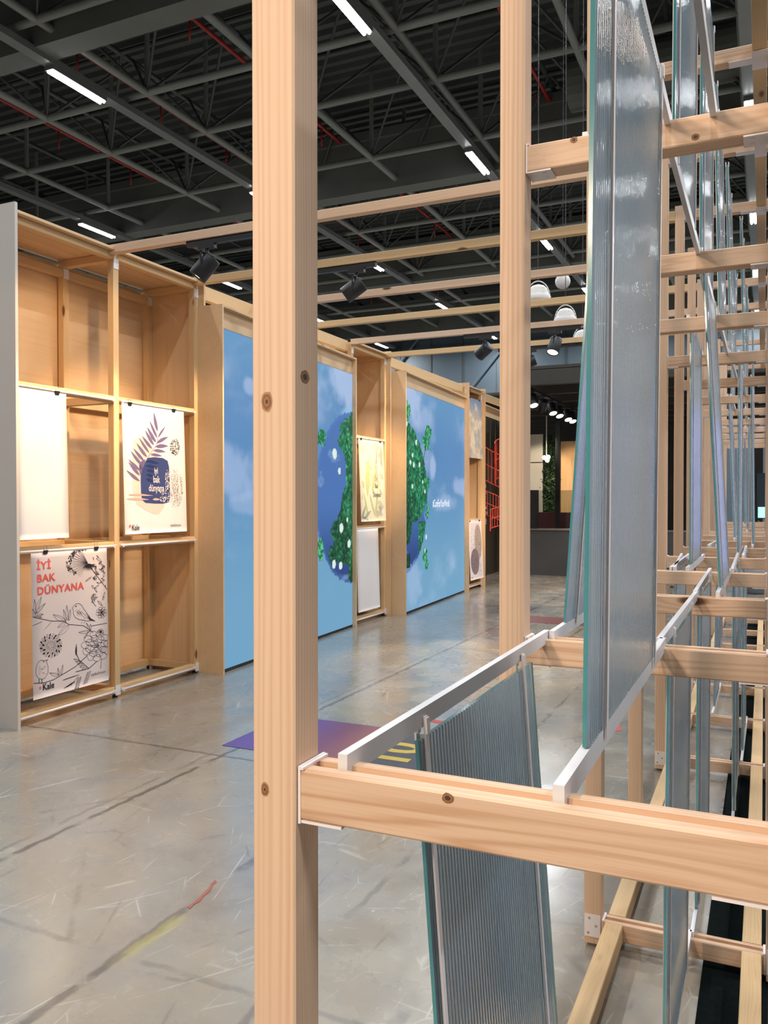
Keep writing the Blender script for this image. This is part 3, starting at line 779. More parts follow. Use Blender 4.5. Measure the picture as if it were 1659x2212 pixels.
class Poster:
    def __init__(s, ytop_left, z_top, W, H, xw, amt, material, label, group='posters hanging on the left wall', name='poster', rz=0):
        s.W, s.H, s.amt = W, H, amt
        s.e = empty(name, (xw, ytop_left, z_top-H)); tag(s.e, label, 'poster', group)
        s.e.rotation_euler = (pi/2, 0, pi/2)
        nx, ny = 6, 24; mb = MB(); vs = []; 
        for side in (0, -.0012):
            for j in range(ny+1):
                for i in range(nx+1): vs.append(bend(W*i/nx, H*j/ny, side, amt))
        n1 = (nx+1)*(ny+1); fs = []
        for j in range(ny):
            for i in range(nx):
                a = j*(nx+1)+i; fs.append((a, a+1, a+nx+2, a+nx+1)); fs.append((n1+a, n1+a+nx+1, n1+a+nx+2, n1+a+1))
        for j in range(ny):
            for i in (0, nx):
                a = j*(nx+1)+i; fs.append((a, a+nx+1, n1+a+nx+1, n1+a))
        for i in range(nx):
            for j in (0, ny):
                a = j*(nx+1)+i; fs.append((a, a+1, n1+a+1, n1+a))
        mb.add(vs, fs); obj('sheet', mb.mesh('sheet', [material], True), None, s.e)
        s.lay = 0
    def draw(s, name, polys, m):
        """polys: list of lists of (x,y) in metres"""
        s.lay += 1; z = .0006+.0004*s.lay; mb = MB()
        for p in polys:
            mb.add([bend(x, y, z, s.amt) for x, y in p], [tuple(range(len(p)))])
        o = obj(name, mb.mesh(name, [m]), None, s.e)
        if len(polys) > 1: o['kind'] = 'stuff'
        return o
    def text(s, str_, x, y, size, sx, m, bold=0, align='LEFT', shear=0, name='lettering', spacing=1):
        s.lay += 1; me = text_mesh(str_, size, sx, align, bold, spacing)
        for v in me.vertices:
            v.co = Vector(bend(v.co.x+x+0, v.co.y+y+shear*(v.co.x), .0006+.0004*s.lay, s.amt))
        return obj(name, me, m, s.e)
def leaf(p, q, w_, n=7):
    p = Vector(p); q = Vector(q); d = q-p; nrm = Vector((-d.y, d.x)).normalized()
    L_ = [p+d*i/n+nrm*w_*sin(pi*(i/n)**.8) for i in range(n+1)]; R_ = [p+d*i/n-nrm*w_*.6*sin(pi*(i/n)**.8) for i in range(n-1, 0, -1)]
    return [(v.x, v.y) for v in R_[::-1][::1]][::-1]+[(v.x, v.y) for v in L_] if False else [(v.x, v.y) for v in L_]+[(v.x, v.y) for v in R_]
def strokes(pts, w_):
    out = []
    for a, b in zip(pts, pts[1:]):
        a = Vector(a); b = Vector(b); d = b-a
        if d.length < 1e-6: continue
        n = Vector((-d.y, d.x)).normalized()*w_/2
        out.append([tuple(a+n), tuple(a-n), tuple(b-n), tuple(b+n)])
    return out
def ell(cx, cy, rx, ry, n=14, rot=0, a0=0, a1=2*pi, wob=0, rnd=None):
    pts = []
    for i in range(n+(0 if a1-a0 > 6.2 else 1)):
        t = a0+(a1-a0)*i/n; k = 1+(rnd.uniform(-wob, wob) if rnd else 0)
        x = rx*k*cos(t); y = ry*k*sin(t); pts.append((cx+x*cos(rot)-y*sin(rot), cy+x*sin(rot)+y*cos(rot)))
    return pts
def closed(p): return p+[p[0]]
rnd = random.Random(3)

# -- palm poster
def M2(px, py):   # crop pixel of the palm poster -> sheet metres
    y = 1-(py-60-(px-65)*.14*(1-(py/2080)))/(2080-60); left = 65+50*(py/2080); w_ = 970
    return ((px-left)/w_*.72, max(.0, y)*1.0)
pp = Poster(4.895, 2.238, .74, 1.0, XF+.016, .03, PAPER, 'white poster with a mauve palm leaf and blue vase shape in the second bay')
pp.draw('print', [[M2(*p) for p in ((240, 640), (330, 600), (450, 600), (560, 800), (700, 1100), (730, 1500), (720, 1680), (640, 1790), (560, 1790), (420, 1720), (280, 1620), (225, 1450), (215, 1000))]], PEACH)
pp.draw('print', [[M2(*p) for p in ((460, 910), (560, 900), (700, 915), (780, 960), (805, 1060), (815, 1300), (822, 1520), (800, 1610), (700, 1632), (560, 1625), (420, 1610), (365, 1560), (350, 1450), (345, 1250), (350, 1120), (390, 1000))]], NAVY)
pp.draw('print', [leaf(M2(330, 1100), M2(420, 930), .03), leaf(M2(345, 1180), M2(360, 960), .02)], MAUVE)
st = [M2(*p) for p in ((620, 600), (610, 690), (540, 790), (455, 910), (370, 1070), (345, 1180))]
lv = [((620, 500), (555, 190), .020), ((615, 600), (490, 330), .016), ((620, 600), (750, 412), .012), ((595, 670), (450, 430), .020), ((600, 685), (795, 580), .018), ((560, 715), (420, 480), .018),
      ((580, 740), (795, 728), .020), ((530, 770), (365, 565), .018), ((545, 795), (750, 820), .016), ((485, 835), (318, 590), .016), ((500, 860), (690, 885), .015), ((450, 900), (280, 675), .020), ((405, 960), (230, 755), .018),
      ((375, 1030), (192, 795), .018), ((345, 1110), (160, 925), .018), ((335, 1180), (160, 965), .018), ((335, 1270), (128, 1090), .018)]
pp.draw('print', [leaf(M2(*a), M2(*b), w_) for a, b, w_ in lv]+strokes(st, .004), MAUVE)
pp.draw('print', [leaf(M2(430, 960+70*i), M2(640-20*i, 1000+72*i), .016) for i in range(5)], NAVY2)
pp.draw('print', [leaf(M2(150, 1470), M2(540, 1500), .010), leaf(M2(130, 1535), M2(480, 1560), .012), leaf(M2(530, 1560), M2(660, 1565), .012)], PEACH2)
dots = []
for i in range(150):
    r_ = rnd.random()**.5; t = rnd.random()*2*pi; x, y = M2(905+80*r_*cos(t), 745+135*r_*sin(t)); dots.append(ell(x, y, .0038, .0038, 6))
pp.draw('print', dots, INKB)
dots = []
for i in range(330):
    r_ = rnd.random()**.6; t = rnd.random()*2*pi; q = (900+150*r_*cos(t)*.95, 1400+310*r_*sin(t)); x, y = M2(*q)
    if q[0] > 830: dots.append(ell(x, y, .0032, .0045, 6))
pp.draw('print', dots, GREYI)
dots = []
for i in range(240):
    q = (rnd.uniform(650, 812), rnd.uniform(1110, 1600))
    if q[0] < 650+max(0, (1300-q[1]))*.45 or (q[0] < 735 and q[1] < 1440): continue
    x, y = M2(*q); dots.append(ell(x, y, .0042, .0042, 6))
pp.draw('print', dots, CREAM)
for s_, px, py, sz in (('iyi', 585, 1150, .072), ('bak', 590, 1290, .078), ('dünyana', 590, 1425, .078)):
    x, y = M2(px, py); pp.text(s_, x, y-.004, sz, .72, CREAM, .0012, 'CENTER')
x, y = M2(205, 2010); pp.text('Kale', x, y-.006, .062, .78, INKB, .0008)
x, y = M2(178, 1950); pp.draw('print', [ell(x, y, .009, .009, 14)], INKR)
x, y = M2(815, 1990); pp.text('#iyiBakDünyana', x, y, .028, .75, INKB)

# -- flower poster
def M3(px, py):
    lean = (px-75)*.14 if py > 300 else (px-75)*.04
    lean = (px-75)*(.04+.10*(-1)*(py/2200)) if False else -(px-75)*(.045+.135*(py/2200))
    top = 145
    return ((px-75)/1050*.70, 1-(py-lean*-1-top)/(2170-top) if False else 1-((py+(px-75)*(.045+.17*(py/2170)))-top)/(2170-top)*1.0)
pf = Poster(4.03, 1.148, .70, .985, XF+.016, .015, PINKPAPER, 'pinkish poster with ink-drawn flowers and small birds and red capital lettering')
def clampP(p): return (min(max(p[0], .004), .696), min(max(p[1], .004), .98))
F = lambda *a: clampP(M3(*a))
lines = []; dark = []
def L_(pts, w_=.0022): lines.extend(strokes([F(*p) for p in pts], w_))
def blob(cx, cy, rx, ry, w_=.002, n=12, wob=.12): lines.extend(strokes(closed([F(*p) for p in ell(cx, cy, rx, ry, n, 0, 0, 2*pi, wob, rnd)]), w_))
def leafo(a, b, w_): # outlined leaf
    p = leaf(F(*a), F(*b), w_); lines.extend(strokes(closed([clampP(q) for q in p]), .0020)); lines.extend(strokes([F(*a), F(*b)], .0014))
# branches
L_([(75, 1040), (200, 1075), (340, 1110), (470, 1110), (560, 1165), (760, 1190), (900, 1290)], .004)
L_([(75, 1160), (200, 1110)], .003); L_([(320, 1120), (235, 1215)], .0025); L_([(870, 1200), (1110, 1170)], .004)
for a, b, w_ in (((510, 1110), (345, 1020), .022), ((520, 1110), (485, 955), .012), ((545, 1110), (530, 900), .016), ((560, 1110), (580, 960), .014), ((520, 1120), (400, 1200), .016), ((555, 1170), (400, 1310), .022),
                 ((120, 1050), (75, 930), .012), ((120, 1010), (110, 800), .014), ((120, 1000), (200, 770), .016), ((130, 1000), (250, 860), .012), ((130, 1030), (220, 1010), .010), ((110, 1050), (200, 1050), .008),
                 ((860, 1270), (690, 1280), .014), ((860, 1260), (800, 1150), .010), ((865, 1265), (860, 1170), .012), ((830, 1270), (770, 1370), .008),
                 ((410, 1850), (285, 1810), .014), ((415, 1850), (395, 1750), .010), ((440, 1850), (465, 1710), .012)): leafo(a, b, w_)
# birds
def bird(cx, cy, s, flip=1):
    B = lambda pts: [(cx+flip*x*s, cy+y*s) for x, y in pts]
    L_(B([(-145, -190), (-120, -215), (-90, -245), (-40, -250), (0, -225), (20, -180), (60, -130), (110, -60), (150, 0), (110, 10), (60, 5), (20, -10), (-40, -15), (-100, -50), (-130, -110), (-125, -160), (-145, -190)]), .003)
    L_(B([(-20, -140), (40, -90), (100, -10)]), .002); L_(B([(-30, -120), (20, -60), (60, -20)]), .002); L_(B([(60, -100), (130, -25), (180, 15), (150, 0)]), .003)
    for i in range(9): L_(B([(-100+rnd.uniform(0, 90), -190+rnd.uniform(0, 150)), (-70+rnd.uniform(0, 80), -180+rnd.uniform(0, 150))]), .0014)
    dark.append([F(*p) for p in ell(cx-flip*85*s, cy-212*s, 10, 10, 8)])
    L_(B([(10, -10), (-10, 45)]), .0025); L_(B([(40, 0), (30, 50)]), .0025)
    dark.extend([[F(*q) for q in B([(80, -60), (190, 5), (210, 20), (120, 0)])]])
bird(740, 1120, .95)
# second bird, upright
L_([(240, 1640), (268, 1625), (245, 1650), (268, 1720), (265, 1810), (230, 1870), (200, 1890), (150, 1880), (112, 1820), (115, 1730), (140, 1660), (175, 1630), (240, 1640)], .003)
for i in range(12): a = (rnd.uniform(130, 230), rnd.uniform(1680, 1850)); L_([a, (a[0]+25, a[1]+6)], .0014)
dark.append([F(*p) for p in ell(212, 1652, 8, 8, 8)])
L_([(150, 1885), (150, 1945)], .006); L_([(185, 1885), (185, 1945)], .006); L_([(75, 1940), (215, 1940), (340, 1905), (500, 1820), (640, 1745), (800, 1610)], .005)
# dark dahlia
for ring, (r1, r2, n, w_) in enumerate(((40, 75, 14, .007), (80, 120, 20, .008), (115, 150, 22, .008))):
    for i in range(n):
        t = 2*pi*i/n+ring; p = leaf(F(310+r1*cos(t), 1440+r1*1.1*sin(t)), F(310+r2*cos(t+.15), 1440+r2*1.1*sin(t+.15)), w_)
        (dark if (ring > 0 and i % 2) else lines).extend([p] if (ring > 0 and i % 2) else strokes(closed(p), .002))
blob(310, 1440, 30, 34, .002, 9, .3); blob(310, 1440, 14, 15)
# palm umbel top
for i in range(26):
    t = R(112+i*5.2); L_([(835, 325), (835+(250+20*sin(i*3))*cos(t)*.95, 325-220*sin(t))], .0016)
for i in range(75):
    t = R(95+rnd.random()*130); rr = rnd.uniform(235, 300); q = (835+rr*cos(t), 330-rr*.78*sin(t))
    if rnd.random() < .6: blob(q[0], q[1], rnd.uniform(8, 18), rnd.uniform(8, 16), .0022, 7, .3)
    else: dark.append([F(*p) for p in ell(q[0], q[1], 9, 12, 6)])
L_([(835, 330), (930, 460), (1040, 600), (1120, 700)], .005)
for i in range(10):
    t = R(215+i*14); dark.append(leaf(F(840, 340), F(840+110*cos(t), 340-110*sin(t)), .005))
# leaves on right
for i in range(26):
    t = rnd.uniform(.3, 2.9); c = (rnd.uniform(880, 1090), rnd.uniform(260, 860)); l = rnd.uniform(60, 130); leafo(c, (c[0]-l*cos(t)*.9, c[1]+l*sin(t)*.8), rnd.uniform(.006, .012))
for i in range(14):
    c = (rnd.uniform(900, 1100), rnd.uniform(180, 700)); t = rnd.uniform(0, 6.28); dark.append(leaf(F(*c), F(c[0]+55*cos(t), c[1]+55*sin(t)), .004))
# peony
def peony(cx, cy, s, n=3):
    for ring in range(n):
        m_ = 5+3*ring; rr = s*(.28+.30*ring)
        for i in range(m_):
            t = 2*pi*i/m_+ring*.5; blob(cx+rr*cos(t), cy+rr*sin(t), s*.30, s*.26, .0024, 9, .16)
    blob(cx, cy, s*.15, s*.15, .003, 8, .3)
    for i in range(10): dark.append([F(*p) for p in ell(cx+rnd.uniform(-.18, .18)*s, cy+rnd.uniform(-.2, .2)*s, 6, 6, 6)])
peony(950, 1480, 190); peony(1030, 1020, 95, 2); peony(1010, 1290, 80, 1)
L_([(880, 815), (905, 880), (950, 930)], .004); L_([(655, 1440), (650, 1560), (690, 1660), (830, 1785)], .005); L_([(640, 1820), (830, 1785), (950, 1690)], .005); L_([(1020, 1660), (1000, 1800)], .004); L_([(690, 1860), (560, 2010)], .003)
dark.append(leaf(F(650, 1600), F(655, 1440), .010))
for i in range(5): leafo((690+25*i, 1670+25*i), (615+28*i, 1640+38*i), .010)
for (bx, by, ex, ey) in ((640, 1870, 490, 1910), (690, 1900, 650, 2040), (830, 1830, 770, 1980), (600, 1960, 500, 2020)):
    for i in range(8):
        f = i/7; c = (bx+(ex-bx)*f, by+(ey-by)*f)
        dark.append(leaf(F(*c), F(c[0]-38, c[1]+16), .0026)); dark.append(leaf(F(*c), F(c[0]+36, c[1]-6), .0026))
pf.draw('print', lines, ink('ink_dark_plum', srgb(70, 58, 72)[:3]))
pf.draw('print', dark, INKB)
for s_, py, sz in (('İYİ', 405, .072), ('BAK', 575, .072), ('DÜNYANA', 745, .072)):
    x, y = M3(140, py); pf.text(s_, x, y, sz, 1.12, INKR, .0018, spacing=1.08)
x, y = M3(190, 2055); pf.text('Kale', x, y+.006, .064, .9, INKB, .001)
x, y = M3(160, 2010); pf.draw('print', [ell(x, y+.004, .011, .011, 4, pi/4)], INKR)
x, y = M3(860, 1890); pf.text('#iyiBakDünyana', x, y, .026, .85, INKB)

# -- plain sheets
Poster(3.905, 2.238, .44, 1.0, XF+.016, .02, PAPER, 'blank white sheet hanging at the upper left, brightly lit')
Poster(8.87, 1.148, .62, 1.0, XF+.016, .03, PAPER, 'blank white sheet hanging low between the two sky screens')
# -- tropical poster
pt = Poster(8.93, 2.238, .72, 1.0, XF+.016, .04, ink('ivory_paper', srgb(232, 226, 200)[:3]), 'ivory poster with pale green tropical leaves between the two sky screens')
rr = random.Random(5); A_, B_, D_ = [], [], []
for i in range(26):
    c = (rr.uniform(.03, .69), rr.uniform(.05, .95)); t = rr.uniform(0, 6.28); l = rr.uniform(.1, .26)
    q = (min(max(c[0]+l*cos(t), .01), .71), min(max(c[1]+l*sin(t), .01), .99)); (A_ if i % 2 else B_).append([(min(max(x, .005), .715), min(max(y, .005), .995)) for x, y in leaf(c, q, rr.uniform(.02, .05))])
pt.draw('print', A_, ink('ink_pale_sage', srgb(205, 206, 182)[:3])); pt.draw('print', B_, ink('ink_grey_sage', srgb(188, 192, 172)[:3]))
pt.draw('print', [leaf((.20, .30), (.27, .80), .07), leaf((.33, .35), (.50, .68), .045), leaf((.4, .05), (.25, .35), .03), leaf((.42, .05), (.5, .4), .03), leaf((.2, .05), (.1, .35), .03)], LGREEN)
for i in range(7): D_.append(leaf((.58-.02*i, .95-.03*i), (.44+.01*i, .86-.035*i), .008)); D_.append(leaf((.60, .93-.03*i), (.68, .84-.03*i), .008))
D_ += [leaf((.02, .03), (.14, .20), .03), leaf((.1, .04), (.28, .13), .03)]
pt.draw('print', D_, SAGE)
for s_, y_ in (('İyi', .50), ('Bak', .41), ('Dünyana', .30)): pt.text(s_, .46, y_, .085, .75, DSAGE, .001, 'CENTER')
pt.text('Kale', .05, .035, .05, .8, INKB)
# -- sky poster and round-pattern poster (far bay)
def skyp(a, z):
    t = z/1.0; c = mixn(np.broadcast_to(C(214, 196, 172), a.shape+(3,)), np.broadcast_to(C(120, 136, 160), a.shape+(3,)), sm(.5, 1.0, t))
    cl = fbm(a*5, z*7, 91, 6); c = mixn(c, np.broadcast_to(C(238, 222, 196), a.shape+(3,)), sm(.45, .7, cl)*.8*(1-sm(.8, 1, t)))
    return mixn(c, np.broadcast_to(C(130, 150, 170), a.shape+(3,)), sm(.5, .72, fbm(a*6+4, z*9, 33, 5))*.5)
def print_mat(name):
    m, N, L, P = mat(name); at = N.new('ShaderNodeAttribute'); at.attribute_name = 'pic'
    L.new(at.outputs['Color'], P.inputs['Base Color']); P.inputs['Roughness'].default_value = .7; return m
PRINT = print_mat('printed_paper')
ps = Poster(12.99, 3.20, .70, 1.0, XF+.016, .03, PAPER, 'poster printed with a pale evening sky at the top of the farthest bay')
me = grid_picture('print', .70, 0, 1.0, 40, 60, skyp, PRINT)
for v in me.vertices: v.co = Vector(bend(v.co.x, v.co.z, .0012, .03))
obj('print', me, None, ps.e)
pc = Poster(12.99, 1.148, .70, .98, XF+.016, .05, PINKPAPER, 'grey poster with a round leaf pattern low in the farthest bay')
pc.draw('print', [ell(.48, .62, .19, .30, 20), ], ink('ink_taupe', srgb(176, 158, 148)[:3]))
pc.draw('print', [ell(.27, .30, .22, .22, 20)], ink('ink_dark_taupe', srgb(132, 116, 118)[:3]))
dd = []
for i in range(120):
    c = (rr.uniform(.08, .6), rr.uniform(.12, .85)); t = rr.uniform(0, 6.28); dd.append(leaf(c, (c[0]+.03*cos(t), c[1]+.03*sin(t)), .005))
pc.draw('print', dd, INKB)
pc.text('Kale', .05, .03, .045, .8, INKB)

# binder clips
clipm = MB().add([(-.016, -.008, 0), (.016, -.008, 0), (.016, .008, 0), (-.016, .008, 0), (-.013, -.002, .022), (.013, -.002, .022), (.013, .002, .022), (-.013, .002, .022)],
        [(0, 3, 2, 1), (4, 5, 6, 7), (0, 1, 5, 4), (1, 2, 6, 5), (2, 3, 7, 6), (3, 0, 4, 7)]).mesh('clip_body', [BLACK])
wirem = MB().path([(-.008, 0, 0), (-.012, 0, -.018), (-.006, 0, -.026), (.006, 0, -.026), (.012, 0, -.018), (.008, 0, 0)], .0012, 5).mesh('clip_handle', [SCREW])
def clip(y, z, label, s=1.25):
    e = empty('binder_clip', (XF+.018, y, z)); e.rotation_euler = (pi, 0, pi/2); e.scale = (s, s, s)
    obj('clip_body', clipm, None, e); obj('clip_handle', wirem, None, e); tag(e, label, 'clip', 'black binder clips holding the posters')
for (y, z, l) in ((4.98, 2.25, 'left black binder clip above the palm leaf poster'), (5.50, 2.25, 'right black binder clip above the palm leaf poster'),
                  (4.15, 1.16, 'left black binder clip holding the flower poster'), (4.62, 1.16, 'right black binder clip holding the flower poster'),
                  (4.26, 2.25, 'black binder clip holding the blank sheet at upper left'),
                  (9.0, 2.25, 'left black binder clip on the tropical leaf poster'), (9.55, 2.25, 'right black binder clip on the tropical leaf poster'),
                  (13.08, 3.21, 'left black binder clip on the evening sky poster'), (13.58, 3.21, 'right black binder clip on the evening sky poster'),
                  (13.08, 1.16, 'left black binder clip on the round pattern poster'), (13.58, 1.16, 'right black binder clip on the round pattern poster')):
    clip(y, z, l)

# ------------------------------------------------------------------ aisle beams, tracks, spots
names = ['nearest and highest-looking', 'second', 'third', 'fourth', 'fifth', 'sixth and farthest']
for i, k in enumerate(range(4, 10)):
    y = Yk(k)+.0285
    tag(timber('aisle_beam', (XF+.0, y, 3.37), 'X', XA-.061-XF, .057, .062, False, PINE2 if i % 2 else PINE), f'{names[i]} pine beam spanning overhead from the shelf wall to the timber frame', 'beam', 'pine beams spanning the aisle')
def track(xa, xb, y, label):
    m_ = MB().box(xa, xb, y-.018, y+.018, 3.30, 3.339)
    return tag(obj('light_track', m_.mesh('light_track', [BLACK])), label, 'light track')
track(-3.75, -2.80, Yk(4)+.0285, 'black light track under the nearest aisle beam, at left')
track(-3.72, -2.73, Yk(5)+.0285, 'black light track under the second aisle beam, behind the foremost post')
track(-3.05, -1.75, Yk(8)+.0285, 'black light track under the fifth aisle beam')
track(-2.95, -1.65, Yk(9)+.0285, 'black light track under the sixth aisle beam')
headm = MB().lathe([(0, .0), (.062, 0), (.066, .01), (.066, .17), (.060, .175), (.056, .165)], 24).mesh('lamp_head', [BLACK], True)
lensm = MB().lathe([(.056, .163), (.0001, .166)], 24).mesh('lamp_lens', [LENS_ON], True)
def spotlamp(x, y, z, target, label, power=SPOT_W, deg=48, col=WARM, size=1.0, group='black track spotlights'):
    e = empty('spotlight', (x, y, z))
    tag(e, label, 'spotlight', group)
    obj('mount', MB().box(-.07, .07, -.018, .018, -.03, 0).tube((.0, 0, -.03), (.0, 0, -.10), .012, 10).mesh('mount', [BLACK]), None, e)
    p = Vector((x, y, z-.13)); d = (Vector(target)-p).normalized()
    q = d.to_track_quat('Z', 'Y')
    h = obj('lamp_head', headm, None, e, Vector((0, 0, -.14))-d*.06, q.to_euler())
    h.scale = (size,)*3
    obj('lamp_lens', lensm, None, h)
    yk = MB().box(-.005, .005, -.075*size, -.068*size, -.18, -.06).box(-.005, .005, .068*size, .075*size, -.18, -.06).box(-.012, .012, -.075*size, .075*size, -.066, -.058)
    obj('yoke', yk.mesh('yoke', [BLACK]), None, e)
    spot_light(p+d*.14*size, target, power, col, deg, .55, .05)
    return e
yy = lambda k: Yk(k)+.0285
spotlamp(-3.58, yy(4), 3.30, (-4.6, 4.25, 1.7), 'black spotlight on the nearest track aimed at the left shelf bays', SPOT_W*1.1, 60)
spotlamp(-2.90, yy(5), 3.30, (-4.6, 5.3, 1.9), 'black spotlight on the second track just right of the foremost post', SPOT_W*1.2, 50)
spotlamp(-2.80, yy(8), 3.30, (-4.6, 9.4, 1.9), 'large black spotlight at the left end of the fifth beam track', SPOT_W*1.3, 42)
spotlamp(-2.03, yy(8), 3.30, (-2.5, 7.3, 0), 'black spotlight with its lit face pointing down, under the fifth beam', SPOT_W*2.6, 46, (1.0, .78, .50))
spotlamp(-2.55, yy(9), 3.30, (-4.7, 9.35, 2.4), 'black spotlight tilted left under the sixth beam', SPOT_W*.9, 50)
spotlamp(-1.85, yy(9), 3.30, (-4.5, 13.4, 2.0), 'black spotlight half hidden behind the second tall post', SPOT_W*2.4, 36)
# further spots without lamp bodies light the near shelves and far floor
spot_light((-2.9, 3.8, 3.2), (-4.6, 4.6, 2.2), SPOT_W*.8, WARM, 60)
spot_light((-2.6, 12.0, 3.3), (-3.2, 13.6, 0), SPOT_W*1.6, NEUT, 75)

# hanging white domes
DOME = simple('white_plastic', (.66, .64, .62), .45, var=.02)
def dome(x, y, z, s, rz, label, k):
    e = empty('hanging_lamp', (x, y, z), rz); tag(e, label, 'hanging lamp', 'white domed lamps hanging beyond the second tall post')
    mb = MB(); n = 40
    prof = [(.0, .30), (.05, .297), (.12, .27), (.17, .22), (.20, .15), (.207, .10), (.215, .095), (.235, .06), (.24, .0), (.225, -.055), (.15, -.06), (0, -.06)]
    prof = [(r*s, zz*s) for r, zz in prof]
    obj('shade', MB().lathe(prof, n).mesh('shade', [DOME], True), None, e)
    fn = MB()
    for i in range(14):
        t = -pi/2-.7+i*.1; fn.tube((.206*s*cos(t), .206*s*sin(t), .11*s), (.175*s*cos(t), .175*s*sin(t), .215*s), .005*s, 5)
    obj('fluting', fn.mesh('fluting', [DOME]), None, e)['kind'] = 'stuff'
    pts = [(.225*s*cos(t), 0, .05*s+.32*s*sin(t)) for t in [pi*i/14 for i in range(15)]]
    obj('handle', MB().path(pts, .011*s, 6).mesh('handle', [DOME], True), None, e)
    for sx in (-1, 1): obj('knob', MB().tube((sx*.20*s, 0, .05*s), (sx*.245*s, 0, .05*s), .03*s, 12).mesh('knob', [DOME]), None, e)
    obj('cord', MB().tube((0, 0, .36*s), (0, 0, 10.4-z), .004, 6).mesh('cord', [BLACK]), None, e)
    return e
def at(u, v, s_):
    t = (u-829.5)/1790; return (s_*(t-.4584)*.909, s_*(.909+t*.4167), 1.5+(1080-v)/1790*s_)
p = at(1161, 650, 8.45); dome(p[0], p[1], p[2], .52, .3, 'white domed hanging lamp with arched handle, closest to the second tall post', 1)
p = at(1220, 697, 9.4); dome(p[0], p[1], p[2], .52, .2, 'white domed hanging lamp with arched handle, lower and right of its twin', 1)
p = at(1257, 740, 10.5); dome(p[0], p[1], p[2], .52, .2, 'white domed hanging lamp mostly hidden behind the ribbed glass', 1)
p = at(1214, 610, 12.2)
e = empty('globe_lamp', p, label='plain white ball hanging farther back above the domed lamps', cat='hanging lamp')
bm_ = bmesh.new(); bmesh.ops.create_uvsphere(bm_, u_segments=32, v_segments=16, radius=.11); bme = bpy.data.meshes.new('ball'); bm_.to_mesh(bme); bm_.free()
for pl in bme.polygons: pl.use_smooth = True
obj('ball', bme, DOME, e); obj('cord', MB().tube((0, 0, .108), (0, 0, 10.4-p[2]), .004, 6).mesh('cord', [BLACK]), None, e)

# ------------------------------------------------------------------ floor graphics and carpet
def flat(name, x0, x1, y0, y1, m, label, cat, z=.003):
    return tag(obj(name, MB().box(x0, x1, y0, y1, .0005, z).mesh(name, [m])), label, cat)
def sticker_mat():
    m, N, L, P = mat('purple_vinyl'); tc = N.new('ShaderNodeTexCoord'); sp = N.new('ShaderNodeSeparateXYZ'); L.new(tc.outputs['Object'], sp.inputs[0])
    mr = N.new('ShaderNodeMapRange'); mr.inputs['From Min'].default_value = -2.8; mr.inputs['From Max'].default_value = -2.1; L.new(sp.outputs[0], mr.inputs[0])
    r = N.new('ShaderNodeValToRGB'); r.color_ramp.elements[0].color = srgb(92, 66, 140); r.color_ramp.elements[1].color = srgb(150, 96, 78)
    q = r.color_ramp.elements.new(.5); q.color = srgb(112, 60, 92)
    L.new(mr.outputs[0], r.inputs[0]); L.new(r.outputs[0], P.inputs['Base Color']); P.inputs['Roughness'].default_value = .35; return m
VIN = sticker_mat(); VIN2 = simple('maroon_vinyl', srgb(120, 62, 66)[:3], .4); NVY = simple('navy_vinyl', srgb(48, 56, 74)[:3], .4)
fg = flat('floor_sticker', -3.0, -2.22, 4.17, 4.94, VIN, 'purple floor sticker in front of the first sky screen', 'floor sticker')
fg2 = flat('floor_sticker', -2.215, -1.72, 4.20, 4.90, NVY, 'dark navy floor sticker with yellow digits, right of the purple one', 'floor sticker')
YEL = simple('yellow_paint', srgb(196, 170, 60)[:3], .5)
tm = text_mesh('10', .42, 1.0, bold=.01)
obj('digits', tm, YEL, fg2, (-1.85, 4.26, .0036), (0, 0, R(90)))
flat('floor_sticker', -2.9, -1.9, 9.95, 10.5, VIN2, 'maroon floor sticker far down the aisle, right of the second tall post', 'floor sticker')
CARP = simple('black_carpet', (.006, .010, .010), .95, var=.5, scale=60, spec=.05)
flat('carpet', -.17, 3.15, .9, 13.5, CARP, 'black carpet under the right side of the timber frame', 'carpet', .006)
RP = simple('orange_paint', srgb(160, 92, 72)[:3], .6)
def paint(pts, m, name, label):
    mb = MB().add([(x, y, .0015) for x, y in pts], [tuple(range(len(pts)))]); return tag(obj(name, mb.mesh(name, [m])), label, 'paint mark')
def fl(u, v):
    s_ = 1.5*1790/(v-1080); q = at(u, v, s_); return (q[0], q[1])
paint([fl(*p) for p in ((402, 1966), (412, 1958), (425, 1948), (431, 1941), (447, 1926), (452, 1916), (463, 1906), (466, 1911), (457, 1918), (452, 1930), (436, 1944), (430, 1953), (415, 1961), (408, 1970))], RP, 'paint_mark', 'short orange paint streak on the concrete left of the foremost post')
REDP = simple('red_paint', srgb(190, 74, 70)[:3], .6)
paint([fl(*p) for p in ((916, 1554), (962, 1560), (962, 1566), (918, 1560))], REDP, 'paint_mark', 'thin red paint line on the floor behind the near metal rail')
paint([fl(*p) for p in ((1318, 1570), (1340, 1566), (1345, 1580), (1322, 1584))], REDP, 'paint_mark', 'small red paint mark on the floor between the inner timber posts')

tag(obj('partition', MB().box(3.2, 3.3, 1.5, 13.0, 0, 3.6).mesh('partition', [simple('white_reflection_board', (.62, .63, .64), .6)])), 'long white reflection board added out of view at right', 'partition')  # unseen board, added so the ribbed glass has something pale to reflect
nb = empty('display_screen', (3.19, 7.0, 1.0), label='blue violet glowing panel added out of view at right for the glass to reflect', cat='screen')
obj('screen', MB().box(-.04, 0, 0, 2.6, 0, 1.5).mesh('screen', [emit('violet_glow', (.22, .26, .95, 1), 1.6)]), None, nb)  # added glow, unseen itself, for violet reflections in the glass
spot_light((1.9, 4.0, 3.5), (3.2, 5.0, 1.6), 260, NEUT, 90); spot_light((1.9, 10.5, 3.5), (3.2, 10.5, 1.6), 260, NEUT, 90)  # added spots that light the unseen board
